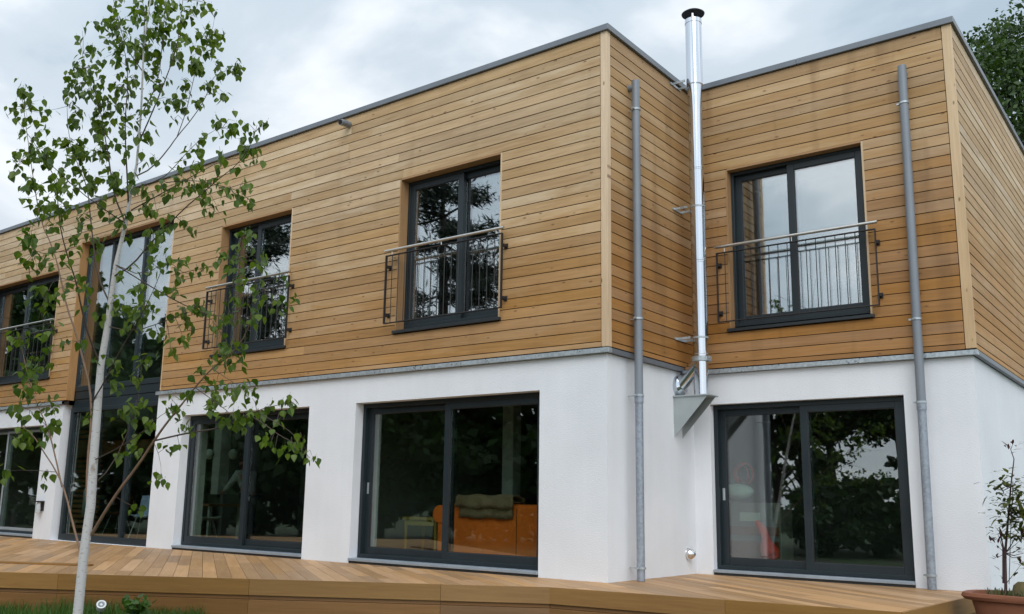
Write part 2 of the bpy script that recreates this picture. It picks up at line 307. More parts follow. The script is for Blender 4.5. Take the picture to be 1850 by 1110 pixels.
# ------------------------------------------------------------------ house
D, W, HT = 2.325, 3.519, 6.883           # recess depth, right corner, coping top
SW = .05                                  # render set back behind the boards
XL, YB = -18.0, 11.0
house = empty('house', (0, 0, GZ), 'two-storey flat-roofed house with larch boards above white rendered ground floor', 'house')
LIV, DIN, HALL, KIT = (-4.28, -1.02, 0, 2.27), (-8.55, -5.288, 0, 2.27), (-12.65, -9.338, 0, 2.66), (-16.9, -13.352, 0, 2.27)
RD = (.192, 2.685, 0, 2.25)
W0, W1, W2, W3 = (-16.45, -13.264, 3.26, 5.53), (-7.759, -5.894, 3.26, 5.53), (-3.5, -1.639, 3.26, 5.53), (.539, 2.393, 3.26, 5.53)
GL = (-12.49, -9.224, 2.66, 6.0)
# white rendered ground floor: each façade a part
slab('rendered_wall', [LIV, DIN, HALL, KIT], XL, -SW, GZ, 2.66, SW, SW+.38, M_white, house)
slab('rendered_wall', [], SW+.38, D+SW, GZ, 2.66, -SW, -SW-.3, M_white, house, 'y')
slab('rendered_wall', [RD], -SW, W-SW, GZ, 2.66, D+SW, D+SW+.38, M_white, house)
slab('rendered_wall', [], D+SW+.38, YB, GZ, 2.66, W-SW, W-SW-.3, M_white, house, 'y')
# timber upper walls: a dark backing with the boards on it
BK = .036
walls = {}
walls['front'] = slab('cladding_wall', [W0, W1, W2, GL], XL, -BK, 2.66, 6.8, BK, BK+.3, M_membrane, house)
walls['return'] = slab('cladding_wall', [], BK+.3, D+BK, 2.66, 6.8, -BK, -BK-.3, M_membrane, house, 'y')
walls['recess'] = slab('cladding_wall', [W3], -BK, W-BK, 2.66, 6.8, D+BK, D+BK+.3, M_membrane, house)
walls['side'] = slab('cladding_wall', [], D+BK+.3, YB, 2.66, 6.8, W-BK, W-BK-.3, M_membrane, house, 'y')
PIT, TOPZ, GAP = .1369, 6.633, .0075
rows = []
z = TOPZ
rows.append((TOPZ, 6.80))
while z > 2.74:
    rows.append((max(z-PIT, 2.733), z)); z -= PIT
def board(parent, L, h, M, mat):
    g = GAP; t = .022
    tilt = random.uniform(-.0012, .0012); jut = random.uniform(0, .0018)
    prof = [(0, g*.5+.006), (-t+.002-jut, g*.3), (-t-jut, g*.3+.003), (-t+.003-jut+tilt, h-g*.7-.003), (-t+.006-jut, h-g*.7), (0, h-g*.4)]
    n = len(prof); e_ = .0012
    v = [(e_, y, z_) for y, z_ in prof] + [(L-e_, y, z_) for y, z_ in prof]
    f = [(i, (i+1) % n, n+(i+1) % n, n+i) for i in range(n)] + [tuple(range(n))[::-1], tuple(range(n, 2*n))]
    return raw('board', v, f, mat, parent, M=M)
RZ = Matrix.Rotation(math.pi/2, 4, 'Z')
def clad(parent, u0, u1, holes, place, mat, maxlen, seedv):
    rr = random.Random(seedv)
    for a, b in rows:
        cuts = [(u0, u1)]; slivers = []
        for h in holes:
            lo, hi = max(a, h[2]), min(b, h[3])
            if hi - lo < .012: continue
            cuts = [c for s, e_ in cuts for c in ((s, min(e_, h[0]-.004)), (max(s, h[1]+.004), e_)) if c[1]-c[0] > .03] if True else cuts
            if b - hi > .035: slivers.append((h[0], h[1], hi+.012, b))
            if lo - a > .06: slivers.append((h[0], h[1], a, lo))
        for s, e_ in cuts:
            n = max(1, math.ceil((e_-s)/maxlen)); pts = [s] + [s+(e_-s)*(k+rr.uniform(-.3, .3))/n for k in range(1, n)] + [e_]
            for p, q in zip(pts, pts[1:]): board(parent, q-p, b-a, place(p, a), mat)
        for s, e_, lo, hi in slivers: board(parent, e_-s, hi-lo, place(s, lo), mat)
BT = .022
clad(walls['front'], XL+.4, -.100, [W0, W1, W2, GL], lambda p, z_: Matrix.Translation((p, BT, z_)), M_clad, 4.9, 1)
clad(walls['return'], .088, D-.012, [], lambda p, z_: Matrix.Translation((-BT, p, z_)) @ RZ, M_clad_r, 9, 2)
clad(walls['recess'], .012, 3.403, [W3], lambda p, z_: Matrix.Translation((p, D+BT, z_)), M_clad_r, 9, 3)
clad(walls['side'], D+.04, 9.5, [], lambda p, z_: Matrix.Translation((W-BT, p, z_)) @ RZ, M_clad, 8.5, 4)
RV = Matrix.Rotation(-math.pi/2, 4, 'Y')    # local X -> world Z for upright timbers
def upright(name, x0, x1, y0, y1, z0, z1, mat, parent):
    mb = MB().box(0, z1-z0, y0, y1, -x1, -x0)   # local x = up, local z = -x
    return mb.build(name, mat, parent, bevel=.004, M=Matrix.Translation((0, 0, z0)) @ RV)
upright('corner_post', -.094, 0.002, -.002, .082, 2.733, 6.80, M_post, walls['front'])
upright('corner_post', 3.409, 3.521, D-.003, D+.032, 2.74, 6.80, M_post, walls['recess'])
# metal drip flashing round the foot of the boards and coping round the roof
mb = MB().box(-12.65+3.30, .012, -.014, .07, 2.662, 2.720); mb.build('drip_flashing', M_galv, house, bevel=.003)
MB().box(XL, -12.62, -.014, .07, 2.662, 2.720).build('drip_flashing', M_galv, house, bevel=.003)
MB().box(-.07, .0115, .07, D-.0145, 2.662, 2.719).build('drip_flashing', M_zinc, house, bevel=.003)
MB().box(.0125, W+.013, D-.014, D+.07, 2.662, 2.720).build('drip_flashing', M_galv, house, bevel=.003)
MB().box(W-.06, W+.0125, D+.07, YB, 2.662, 2.719).build('drip_flashing', M_zinc, house, bevel=.003)
TB = 6.80
for b_ in ((XL, -7.4, -.035, .40), (-7.396, .036, -.035, .40), (-.36, .0365, .402, D-.0365), (-.36, 1.6, D-.036, D+.40), (1.604, W+.036, D-.036, D+.40), (W-.36, W+.0365, D+.402, YB)):
    MB().box(*b_, TB, HT).build('coping', M_zinc, house, bevel=.006)
mb = MB().box(XL, -.3, .41, YB, 6.62, 6.7).box(-.3, W-.34, D+.41, YB, 6.61, 6.69); mb.build('roof', M_roof, house)
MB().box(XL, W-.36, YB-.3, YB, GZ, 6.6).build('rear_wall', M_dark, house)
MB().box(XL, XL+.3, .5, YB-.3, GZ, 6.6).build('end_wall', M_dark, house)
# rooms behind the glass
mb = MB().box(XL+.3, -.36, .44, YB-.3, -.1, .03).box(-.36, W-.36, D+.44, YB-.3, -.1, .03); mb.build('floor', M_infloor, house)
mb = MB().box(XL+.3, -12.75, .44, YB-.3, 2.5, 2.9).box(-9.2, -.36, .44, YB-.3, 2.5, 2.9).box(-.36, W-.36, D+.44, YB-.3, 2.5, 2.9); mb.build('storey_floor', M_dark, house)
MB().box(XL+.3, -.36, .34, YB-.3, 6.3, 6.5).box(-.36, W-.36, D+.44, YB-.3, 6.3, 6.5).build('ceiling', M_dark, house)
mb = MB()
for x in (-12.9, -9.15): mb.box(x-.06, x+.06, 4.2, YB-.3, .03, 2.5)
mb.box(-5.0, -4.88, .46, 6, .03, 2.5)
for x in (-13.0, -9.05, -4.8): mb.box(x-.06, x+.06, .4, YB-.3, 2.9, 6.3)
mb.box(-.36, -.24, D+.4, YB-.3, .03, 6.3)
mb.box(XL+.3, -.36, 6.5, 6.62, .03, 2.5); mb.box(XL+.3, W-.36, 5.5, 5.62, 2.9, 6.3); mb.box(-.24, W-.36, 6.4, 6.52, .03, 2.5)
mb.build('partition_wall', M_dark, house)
# plaster strips that catch the light just inside the doors
MB().box(-4.42, -4.29, .44, .60, .03, 2.5).build('inner_reveal', M_inwhite, house)
MB().box(-8.70, -8.56, .44, .60, .03, 2.5).build('inner_reveal', M_inwhite, house)
MB().box(-2.98, -2.78, 1.9, 2.1, .03, 2.5).build('column', M_inwhite, house)
MB().box(-11.75, -11.5, 3.05, 3.3, .95, 2.5).build('column', M_inwhite, house)

# ------------------------------------------------------------------ windows and sliding doors
def window(name, op, yface, mull, proud='R', door=False, reveal=None, label=None, pane_mat=None, rec=.155, handle=False, fm=None, sash_w=.095, sm_=None):
    x0, x1, z0, z1 = op; fm = fm or M_frame; gm = pane_mat or M_glass
    p = bpy.data.objects.new(name, None); link(p, house, Matrix.Translation(((x0+x1)/2, yface, z0)))
    if label: p['label'] = label
    yf = yface + rec
    zb = z0 + (.075 if door else .04)
    a, b, c, d = x0+.002, x1-.002, zb, z1-.004
    fwd = .055
    mb = MB().box(a, a+fwd, yf, yf+.14, c, d).box(b-fwd, b, yf, yf+.14, c, d).box(a+fwd, b-fwd, yf, yf+.14, d-.06, d).box(a+fwd, b-fwd, yf, yf+.14, c, c+.05)
    mb.build('frame', fm, p, bevel=.004)
    xm = x0 + (x1-x0)*mull; ov = sash_w*.62
    for side in ('L', 'R'):
        s0, s1 = (a+fwd-.012, xm+ov) if side == 'L' else (xm-ov, b-fwd+.012)
        yy = yf+.012 if side == proud else yf+.076
        zc0, zc1 = c+.04, d-.045
        sw_ = sash_w
        mb = MB().box(s0, s0+sw_, yy, yy+.055, zc0, zc1).box(s1-sw_, s1, yy, yy+.055, zc0, zc1).box(s0+sw_, s1-sw_, yy, yy+.055, zc1-sw_, zc1).box(s0+sw_, s1-sw_, yy, yy+.055, zc0, zc0+sw_*1.1)
        mb.build('sash', sm_ or fm, p, bevel=.005)
        g0 = MB().box(s0+sw_+.001, s1-sw_-.001, yy+.02, yy+.044, zc0+sw_*1.1+.001, zc1-sw_-.001)
        g0.build('pane', gm, p)
        gk = MB(); 
        for (q0, q1, q2, q3) in ((s0+sw_, s0+sw_+.008, zc0+sw_*1.1, zc1-sw_), (s1-sw_-.008, s1-sw_, zc0+sw_*1.1, zc1-sw_), (s0+sw_+.008, s1-sw_-.008, zc1-sw_-.008, zc1-sw_), (s0+sw_+.008, s1-sw_-.008, zc0+sw_*1.1, zc0+sw_*1.1+.008)):
            gk.box(q0, q1, yy+.008, yy+.019, q2, q3)
        gk.build('gasket', M_black, p)
        if handle and side == 'L':
            hz_ = 1.05
            mb = MB().box(s0+.03, s0+.065, yy-.006, yy-.0005, hz_-.08, hz_+.08).box(s0+.04, s0+.055, yy-.009, yy-.006, hz_-.05, hz_+.05); mb.build('handle', M_alu, p, bevel=.003)
    if door:
        mb = MB().box(x0+.003, x1-.003, yface-.03, yf+.15, z0+.032, z0+.07); mb.build('sill', M_grey_sill, p, bevel=.004)
        MB().box(x0+.004, x1-.004, yface-.012, yf+.14, z0+.002, z0+.032).build('threshold', M_sillm, p)
        # lead-coloured strip of the reveal head
    else:
        MB().box(x0-.03, x1+.03, -.045+yface, yf+.12, z0-.045, z0-.003).build('sill', M_sillm, p, bevel=.004)
    if reveal:
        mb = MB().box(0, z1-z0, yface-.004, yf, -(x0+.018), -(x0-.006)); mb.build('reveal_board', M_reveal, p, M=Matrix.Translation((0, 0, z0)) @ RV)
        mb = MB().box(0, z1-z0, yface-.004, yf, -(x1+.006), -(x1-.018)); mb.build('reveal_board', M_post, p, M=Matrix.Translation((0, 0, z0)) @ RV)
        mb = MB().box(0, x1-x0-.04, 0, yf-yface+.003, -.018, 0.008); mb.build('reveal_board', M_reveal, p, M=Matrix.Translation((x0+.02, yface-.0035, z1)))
    return p
window('sliding_door', LIV, SW, .5, 'R', True, label='sliding door nearest the house corner, orange sofa behind its glass', pane_mat=M_glass_lo, handle=True)
window('sliding_door', DIN, SW, .48, 'L', True, label='sliding door of the dining room with pendant lamps behind it', pane_mat=M_glass_lo)
window('sliding_door', KIT, SW, .48, 'R', True, label='kitchen sliding door at the far left with pale frame', pane_mat=M_glass_lo, sm_=M_alu, sash_w=.06)
window('sliding_door', RD, D+SW, .5, 'R', True, label='sliding door in the recessed wing beside the flue', pane_mat=M_glass_lo, handle=True, rec=.10)
window('window', W0, 0, .48, 'R', reveal=True, label='upper window at the far left edge')
window('window', W1, 0, .45, 'R', reveal=True, label='upper window behind the birch leaves')
window('window', W2, 0, .54, 'L', reveal=True, label='upper window with pine tree reflected in it')
window('window', W3, D, .47, 'R', reveal=True, label='upper window in the recessed wing with cloud reflected in it', rec=.12)
# two-storey hall glazing
g_ = bpy.data.objects.new('hall_glazing', None); link(g_, house, Matrix.Translation((-10.9, .2, 0))); g_['label'] = 'two-storey hall glazing behind the birch trunk'
gx0, gx1, gy = -12.56, -9.30, .165
GLW = [gx0, -11.55, -10.42, gx1]
fr_ = MB()
for x in GLW:
    s = .07 if x not in (gx0, gx1) else .10
    xa, xb = (x-s/2, x+s/2) if s == .07 else ((x, x+s) if x == gx0 else (x-s, x))
    fr_.box(xa, xb, gy, gy+.13, .06, 2.56); fr_.box(xa, xb, gy, gy+.13, 2.98, 5.94)
fr_.box(gx0, gx1, gy-.003, gy+.14, .01, .12); fr_.box(gx0, gx1, gy-.003, gy+.14, 5.9, 5.99); fr_.box(gx0, gx1, gy-.003, gy+.14, 2.50, 2.58); fr_.box(gx0, gx1, gy-.003, gy+.14, 2.92, 3.02)
fr_.build('frame', M_frame, g_, bevel=.005)
MB().box(gx0, gx1, gy+.02, gy+.12, 2.581, 2.745).build('spandrel_panel', M_frame, g_, bevel=.004); MB().box(gx0, gx1, gy+.012, gy+.115, 2.757, 2.919).build('spandrel_panel', M_frame, g_, bevel=.004)
for k in range(3):
    xa, xb = GLW[k]+(.101 if k == 0 else .036), GLW[k+1]-(.101 if k == 2 else .036)
    MB().box(xa, xb, gy+.05, gy+.075, .121, 2.499).build('pane', M_glass_lo, g_); MB().box(xa, xb, gy+.05, gy+.075, 3.021, 5.899).build('pane', M_glass, g_)
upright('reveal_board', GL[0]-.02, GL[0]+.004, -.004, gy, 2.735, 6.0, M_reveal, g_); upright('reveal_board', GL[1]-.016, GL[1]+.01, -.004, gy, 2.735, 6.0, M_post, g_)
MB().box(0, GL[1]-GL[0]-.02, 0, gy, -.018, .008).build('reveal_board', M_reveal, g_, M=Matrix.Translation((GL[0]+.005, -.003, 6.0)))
MB().box(GL[0]-.1, GL[0], .07, .38, 2.66, 6.0).build('side_infill', M_frame, g_)
MB().box(-12.649, -12.62, -.012+.0, .16, 2.6625, 2.7195).build('flashing_return', M_zinc, g_)

# ------------------------------------------------------------------ balcony railings
def railing(x0, x1, yw, z0, z1, zr, label):
    p = bpy.data.objects.new('balcony_railing', None); link(p, house, Matrix.Translation(((x0+x1)/2, yw, z0))); p['label'] = label
    y = yw-.10
    mb = MB().box(x0, x0+.012, y-.02, y+.02, z0, z1).box(x1-.012, x1, y-.02, y+.02, z0, z1).box(x0+.012, x1-.012, y-.02, y+.02, z1-.012, z1).box(x0+.012, x1-.012, y-.02, y+.02, z0, z0+.012)
    mb.build('rail_frame', M_black, p, bevel=.002)
    n = 16
    for k in range(1, n+1):
        x = x0+(x1-x0)*k/(n+1); MB().tube([(x, y, z0+.012), (x, y, z1-.012)], .006, 6).build('bar', M_black, p)
    MB().tube([(x0-.012, y-.012, zr), (x1+.03, y-.012, zr)], .0215, 14).build('handrail', M_handrail, p, smooth=False)
    for x in (x0+.12, (x0+x1)/2, x1-.10): MB().tube([(x, y-.005, z1), (x, y-.011, zr-.015)], .007, 6).build('rail_support', M_handrail, p)
    for x in (x0+.006, x1-.006):
        for z_ in (z0+.14, z1-.16):
            mb = MB().box(x-.018, x+.018, y+.0205, yw-.0005, z_-.02, z_+.02).box(x-.03, x+.03, yw-.012, yw-.001, z_-.035, z_+.035); mb.build('bracket', M_black, p, bevel=.003)
railing(-16.3, -13.14, 0, 3.355, 4.365, 4.435, 'steel balcony railing at the far left window')
railing(-7.905, -5.765, 0, 3.355, 4.365, 4.425, 'steel balcony railing behind the birch leaves')
railing(-3.638, -1.532, 0, 3.355, 4.362, 4.428, 'steel balcony railing of the window with reflected pine')
railing(.410, 2.515, D, 3.34, 4.315, 4.395, 'steel balcony railing in the recessed wing')

# ------------------------------------------------------------------ downpipes
def downpipe(x, y, ztop, zj, wall, label, clips, lean=0):
    p = bpy.data.objects.new('downpipe', None); link(p, house, Matrix.Translation((x, y, 0))); p['label'] = label
    r = .052
    X = lambda z_: x + lean*(z_/6.3)
    pts = [(X(zj-.05), y, zj-.05), (X(ztop), y, ztop)]
    MB().tube(pts, r, 20).build('pipe', M_pipe, p, smooth=True)
    zst = ztop-.085
    st = [(X(zst), y, zst), (wall, y, zst)] if wall is not None and abs(wall) < .3 else [(X(zst), y, zst), (X(zst), D+.01, zst)]
    MB().tube(st, r*.86, 16).build('outlet', M_pipe, p, smooth=True)
    MB().tube([(X(.004), y, .004), (X(zj), y, zj)], r*.93, 20).build('lower_pipe', M_galvpipe, p, smooth=True)
    MB().tube([(X(zj-.10), y, zj-.10), (X(zj-.02), y, zj-.02)], r*1.06, 20).build('collar', M_galvpipe, p, smooth=True)
    for z_ in clips:
        mb = MB().lathe((X(z_), y, z_), [(r*1.0, -.012), (r*1.16, -.012), (r*1.16, .012), (r*1.0, .012)], 20)
        if abs(wall or 9) < .3: mb.box(-.05, X(z_)-r, y-.006, y+.006, z_-.006, z_+.006).box(X(z_)-.012, X(z_)+.012, y-r-.04, y-r, z_-.01, z_+.01)
        else: mb.box(X(z_)-.006, X(z_)+.006, y+r, D+.06, z_-.006, z_+.006).box(X(z_)-r-.035, X(z_)-r, y-.012, y+.012, z_-.01, z_+.01)
        mb.build('clip', M_galv, p)
downpipe(.10, .555, 6.30, 2.20, -.01, 'grey downpipe near the main corner', (5.90, 3.146, 2.193, .151))
downpipe(2.89, D-.08, 6.37, 2.14, None, 'grey downpipe at the right of the recessed wing', (5.873, 3.127, 2.133, .159), lean=.055)

# ------------------------------------------------------------------ stove flue
fl = bpy.data.objects.new('stove_flue', None); link(fl, house, Matrix.Translation((.3, 1.9, 2.3))); fl['label'] = 'tall bright steel flue in the inner corner'
fx, fy = .30, 1.90
MB().lathe((fx, fy, 0), [(.101, 2.325), (.101, 6.70)], 40).build('pipe', M_chrome, fl, smooth=True)
MB().lathe((fx, fy, 0), [(.100, 6.70), (.113, 6.70), (.113, 7.63), (.118, 7.63), (.118, 7.69), (.108, 7.69), (.10, 7.60)], 40).build('upper_pipe', M_chrome, fl, smooth=True)
for z_ in (2.87, 4.148, 5.458, 6.716):
    MB().lathe((fx, fy, z_), [(.100, -.03), (.1045, -.026), (.1045, -.006), (.107, -.002), (.107, .004), (.1045, .008), (.1045, .026), (.100, .03)], 40).build('collar', M_chrome, fl, smooth=False)
MB().lathe((fx, fy, 2.80), [(.1, -.03), (.128, -.03), (.128, .03), (.1, .03)], 32).box(fx+.1, fx+.15, fy-.06, fy+.0, 2.77, 2.83).build('clamp', M_galv, fl)
MB().tube([(-.04, fy, 2.44), (.30, fy, 2.80)], .097, 32).build('elbow', M_chrome, fl, smooth=True)
MB().tube([(-.055, fy, 2.46), (.0, fy, 2.46), (.03, fy, 2.47)], [.145, .14, .11], 32).build('wall_rosette', M_chrome, fl, smooth=True)
mb = MB()
for s in (-.125, .115):
    y_ = fy+s; mb.add([(-.05, y_, 2.30), (.43, y_, 2.30), (-.05, y_, 1.77), (-.05, y_+.006, 2.30), (.43, y_+.006, 2.30), (-.05, y_+.006, 1.77)], [(0, 2, 1), (3, 4, 5), (0, 1, 4, 3), (1, 2, 5, 4), (2, 0, 3, 5)])
mb.box(-.05, -.044, fy-.13, fy+.13, 1.95, 2.30)
mb.build('bracket', M_bracket, fl)
MB().box(-.05, .47, fy-.15, fy+.14, 2.302, 2.322).build('shelf', M_bracket, fl, bevel=.003)
for z_ in (3.09, 4.91, 6.76):
    mb = MB().lathe((fx, fy, z_), [(.1025, -.012), (.108, -.012), (.108, .012), (.1025, .012)], 32).box(-.005+.005, fx-.1, fy-.11, fy-.095, z_-.016, z_+.016).box(0.001, fx-.05, fy+.085, fy+.10, z_-.016, z_+.016).box(.001, .012, fy-.16, fy+.15, z_-.016, z_+.016)
    mb.build('wall_bracket', M_galv, fl)
MB().lathe((fx, fy, 7.79), [(.001, .0), (.158, -.012), (.163, .0), (.12, .03), (.001, .055)], 36).build('rain_cap', plain('dark_flue_cap', (.05, .05, .055), .4, .6), fl, smooth=False)
for k in range(3):
    a = k*2.094+.9; MB().box(-.012, .012, -.002, .002, 7.64, 7.785).build('strut', M_steel, fl, M=Matrix.Translation((fx+.105*math.cos(a), fy+.105*math.sin(a), 0)) @ Matrix.Rotation(a+math.pi/2, 4, 'Z'))

# small fixtures on the walls
p = empty('wall_vent', (-.05, 2.114, .263), 'small stainless steel dome vent low on the white return wall', 'vent')
MB().tube([(-.05, 2.114, .263), (-.02, 2.114, .263), (0.01, 2.114, .263), (.045, 2.114, .263), (.06, 2.114, .263)], [.078, .076, .066, .04, .01], 24).build('dome', M_steel, p, smooth=True)
MB().tube([(-.05, 2.114, .263), (-.044, 2.114, .263)], .084, 24).build('flange', M_steel, p)
p = empty('overflow_spout', (-4.652, 0, 6.66), 'short grey overflow pipe poking out under the roof edge', 'pipe')
MB().tube([(-4.652, .02, 6.66), (-4.652, -.12, 6.655), (-4.652, -.20, 6.64)], [.05, .05, .05], 16, cap=True).build('pipe', M_pipe, p, smooth=True); MB().lathe((-4.652, 0, 0), [(0, 0)], 3)
MB().tube([(-4.652, -.2005, 6.64), (-4.652, -.204, 6.639)], .04, 16).build('mouth', M_membrane, p)
p = empty('wall_lamp', (-13.07, .05, 2.10), 'round grey bulkhead lamp high on the white pier at left', 'lamp')
MB().tube([(-13.07, .05, 2.17), (-13.07, -.0, 2.17), (-13.07, -.06, 2.17), (-13.07, -.085, 2.17)], [.13, .13, .10, .03], 24).build('dome', plain('frosted_lamp', (.38, .40, .44), .4), p, smooth=True)
MB().tube([(-13.07, .05, 2.17), (-13.07, .035, 2.17)], .14, 24).build('base', M_alu, p)
p = empty('wall_lantern', (-13.1, .05, .55), 'small outdoor lantern on dark arm low on the left white pier', 'lantern')
MB().box(-13.26, -13.0, -.12, .05, .72, .745).build('hood', M_black, p, bevel=.004); MB().box(-13.10, -13.0, .03, .05, .55, .74).build('backplate', M_black, p)
MB().lathe((-13.06, -.04, .5), [(.001, 0), (.045, .01), (.05, .10), (.035, .2), (.02, .22)], 16).build('lens', plain('lamp_lens', (.5, .52, .52), .2, 0), p, smooth=True)
p = raw('roof_aerial', *(lambda m: (m.v, m.f))(MB().tube([(-15.085, .3, 6.88), (-15.085, .3, 7.12)], .008, 6)), M_pipe); tag(p, 'thin short rod standing on the roof edge at far left', 'rod')

# ------------------------------------------------------------------ deck
deck = empty('deck', (-4, -2, GZ), 'raised hardwood terrace deck with diagonal planks along the house', 'deck')
FE = [(-9.4, -6.886), (-.171, -.947), (3.27, -.574), (3.40, 2.40)]
A1 = [(-9.4, -6.886), (-.171, -.947), (-.13, .06), (-18, .06)]
A2 = [(-.171, -.947), (3.27, -.574), (3.40, 2.385), (-.0425, 2.385)]
def clip(poly, conv):
    for i in range(len(conv)):
        a, b = conv[i], conv[(i+1) % len(conv)]; o = []
        side = lambda p: (b[0]-a[0])*(p[1]-a[1])-(b[1]-a[1])*(p[0]-a[0])
        for k in range(len(poly)):
            p, q = poly[k], poly[(k+1) % len(poly)]; sp, sq = side(p), side(q)
            if sp >= 0: o.append(p)
            if sp*sq < 0: t_ = sp/(sp-sq); o.append((p[0]+(q[0]-p[0])*t_, p[1]+(q[1]-p[1])*t_))
        poly = o
        if not poly: break
    return poly
ang = math.radians(-35.5); dx, dy = math.cos(ang), math.sin(ang); nx, ny = -dy, dx
PWD, PG = .158, .0045
ss = [p[0]*nx+p[1]*ny for p in A1+A2]; s = min(ss); rr = random.Random(5)
RD_ = Matrix.Rotation(ang, 4, 'Z')
while s < max(ss):
    t0 = -22+rr.uniform(0, 3)
    while t0 < 8:
        t1 = t0 + rr.choice((2.2, 2.8, 3.4, 1.6))
        quad = [(t*dx+q*nx, t*dy+q*ny) for t, q in ((t0+.0015, s), (t1-.0015, s), (t1-.0015, s+PWD-PG), (t0+.0015, s+PWD-PG))]
        mb = MB()
        for A in (A1, A2):
            c = clip(quad, A)
            if len(c) >= 3:
                loc = [(x*dx+y*dy, x*nx+y*ny) for x, y in c]; mb.prism(loc, -.026, rr.uniform(-.0015, 0))
        if mb.v: mb.build('plank', M_deck, deck, M=RD_)
        t0 = t1
    s += PWD
def along(name, a, b, off, z0, z1, th, mat):
    v = Vector((b[0]-a[0], b[1]-a[1], 0)); L = v.length; an = math.atan2(v.y, v.x)
    return MB().box(.001, L-.001, -off-th, -off, z0, z1).build(name, mat, deck, bevel=.003, M=Matrix.Translation((a[0], a[1], 0)) @ Matrix.Rotation(an, 4, 'Z'))
def lerp(a, b, t): return (a[0]+(b[0]-a[0])*t, a[1]+(b[1]-a[1])*t)
cuts = [(FE[0], FE[1], [0, .12, .31, .50, .70, .893, 1]), (FE[1], FE[2], [0, .55, 1]), (FE[2], FE[3], [0, 1])]
for a, b, ts in cuts:
    for k in range(len(ts)-1):
        p, q = lerp(a, b, ts[k]), lerp(a, b, ts[k+1])
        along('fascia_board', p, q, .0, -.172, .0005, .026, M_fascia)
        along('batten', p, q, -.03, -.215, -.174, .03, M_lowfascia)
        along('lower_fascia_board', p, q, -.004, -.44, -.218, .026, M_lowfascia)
MB().prism(A1, GZ+.01, -.03).prism(A2, GZ+.01, -.03).build('substructure', M_membrane, deck, M=Matrix.Translation((0, 0, 0)) ).scale = (1, 1, 1)
bpy.data.objects['substructure'].scale = (.995, .97, 1)

# ------------------------------------------------------------------ things inside, seen through the glass
M_orange = plain('orange_upholstery', (.80, .165, .012), .8, 0, .12, 8); M_olive = plain('olive_throw', (.23, .165, .095), .95, 0, .25, 14, bump=.6, bscale=90)
M_yellow = plain('yellow_paint', (.34, .25, .05), .5); M_brownl = plain('brown_leather', (.14, .055, .02), .5, 0, .2, 5)
M_shade = plain('pale_green_glass_shade', (.55, .68, .60), .3); M_shirt = plain('striped_shirt', (.5, .58, .56), .9, 0, .4, 22, stretch=(3, 3, .2))
M_skin = plain('skin', (.45, .26, .19), .5); M_jeans = plain('dark_trousers', (.03, .04, .06), .9); M_hair = plain('brown_hair', (.05, .03, .02), .6)
M_oak = plain('oak_furniture', (.26, .14, .06), .5, 0, .25, 3, stretch=(1, 9, 1)); M_oak2 = plain('pale_oak', (.42, .23, .09), .5, 0, .25, 3, stretch=(1, 9, 1)); M_blue = plain('pale_blue_shell', (.28, .36, .55), .4); M_cab = plain('sage_cabinet', (.50, .60, .55), .5)
M_red = plain('red_cloth', (.55, .045, .02), .85, 0, .25, 10); M_mint = plain('mint_cloth', (.55, .72, .68), .85, 0, .15, 9)
sf = empty('sofa', (-2.2, 1.3, .03), 'orange sofa standing with its back to the corner sliding door', 'sofa')
MB().box(-3.32, -.75, .98, 1.2, .10, .86).build('backrest', M_orange, sf, bevel=.05); MB().box(-3.3, -.77, 1.2, 1.85, .10, .45).build('seat', M_orange, sf, bevel=.04)
for x in (-3.40, -.68):
    mb = MB().box(x-.06, x+.08, 1.0, 1.85, .10, .66).tube([(x-.02, .985, .70), (x-.02, 1.86, .70)], .13, 20); mb.build('arm', M_orange, sf, bevel=.01)
for x in (-3.25, -.85):
    for y_ in (1.04, 1.75): MB().tube([(x, y_, .03), (x, y_, .11)], .03, 8).build('leg', M_oak, sf)
MB().box(-2.03, -2.022, .972, .981, .10, .80).build('seam', M_brownl, sf)
def drape(name, x0, x1, prof, mat, parent, amp=.008):
    n = 24; v = []; f = []
    for i in range(n+1):
        x = x0+(x1-x0)*i/n
        for k, (y_, z_) in enumerate(prof): v.append((x+.012*math.sin(k*1.3), y_+amp*math.sin(i*.9+k*.5), z_+amp*math.sin(i*.55+k)))
    m = len(prof)
    for i in range(n):
        for k in range(m-1): f.append((i*m+k, (i+1)*m+k, (i+1)*m+k+1, i*m+k+1))
    o = raw(name, v, f, mat, parent, True); sm = o.modifiers.new('thick', 'SOLIDIFY'); sm.thickness = .02; return o
bl = empty('folded_throw', (-2.5, 1.0, .65), 'olive green throw folded over the back of the orange sofa', 'blanket')
drape('lower_fold', -3.02, -2.08, [(.94, .66), (.935, .72), (.93, .80), (.935, .88), (1.0, .905), (1.12, .90), (1.23, .89), (1.24, .72)], M_olive, bl)
drape('upper_fold', -3.06, -2.05, [(.90, .80), (.895, .86), (.90, .94), (.96, .985), (1.08, .985), (1.2, .95), (1.22, .90)], M_olive, bl, .012)
st = empty('side_table', (-4.0, 1.45, .03), 'small yellow side table to the left of the orange sofa', 'table')
MB().box(-4.36, -3.66, 1.2, 1.7, .60, .645).build('table_top', M_yellow, st, bevel=.006); MB().box(-4.33, -3.69, 1.23, 1.67, .52, .599).build('apron', M_yellow, st)
for x in (-4.31, -3.71):
    for y_ in (1.25, 1.65): MB().tube([(x, y_, .03), (x, y_, .53)], [.018, .024], 8).build('leg', M_yellow, st)
ar = empty('armchair', (-4.1, 2.6, .03), 'dark brown armchair behind the yellow side table', 'armchair')
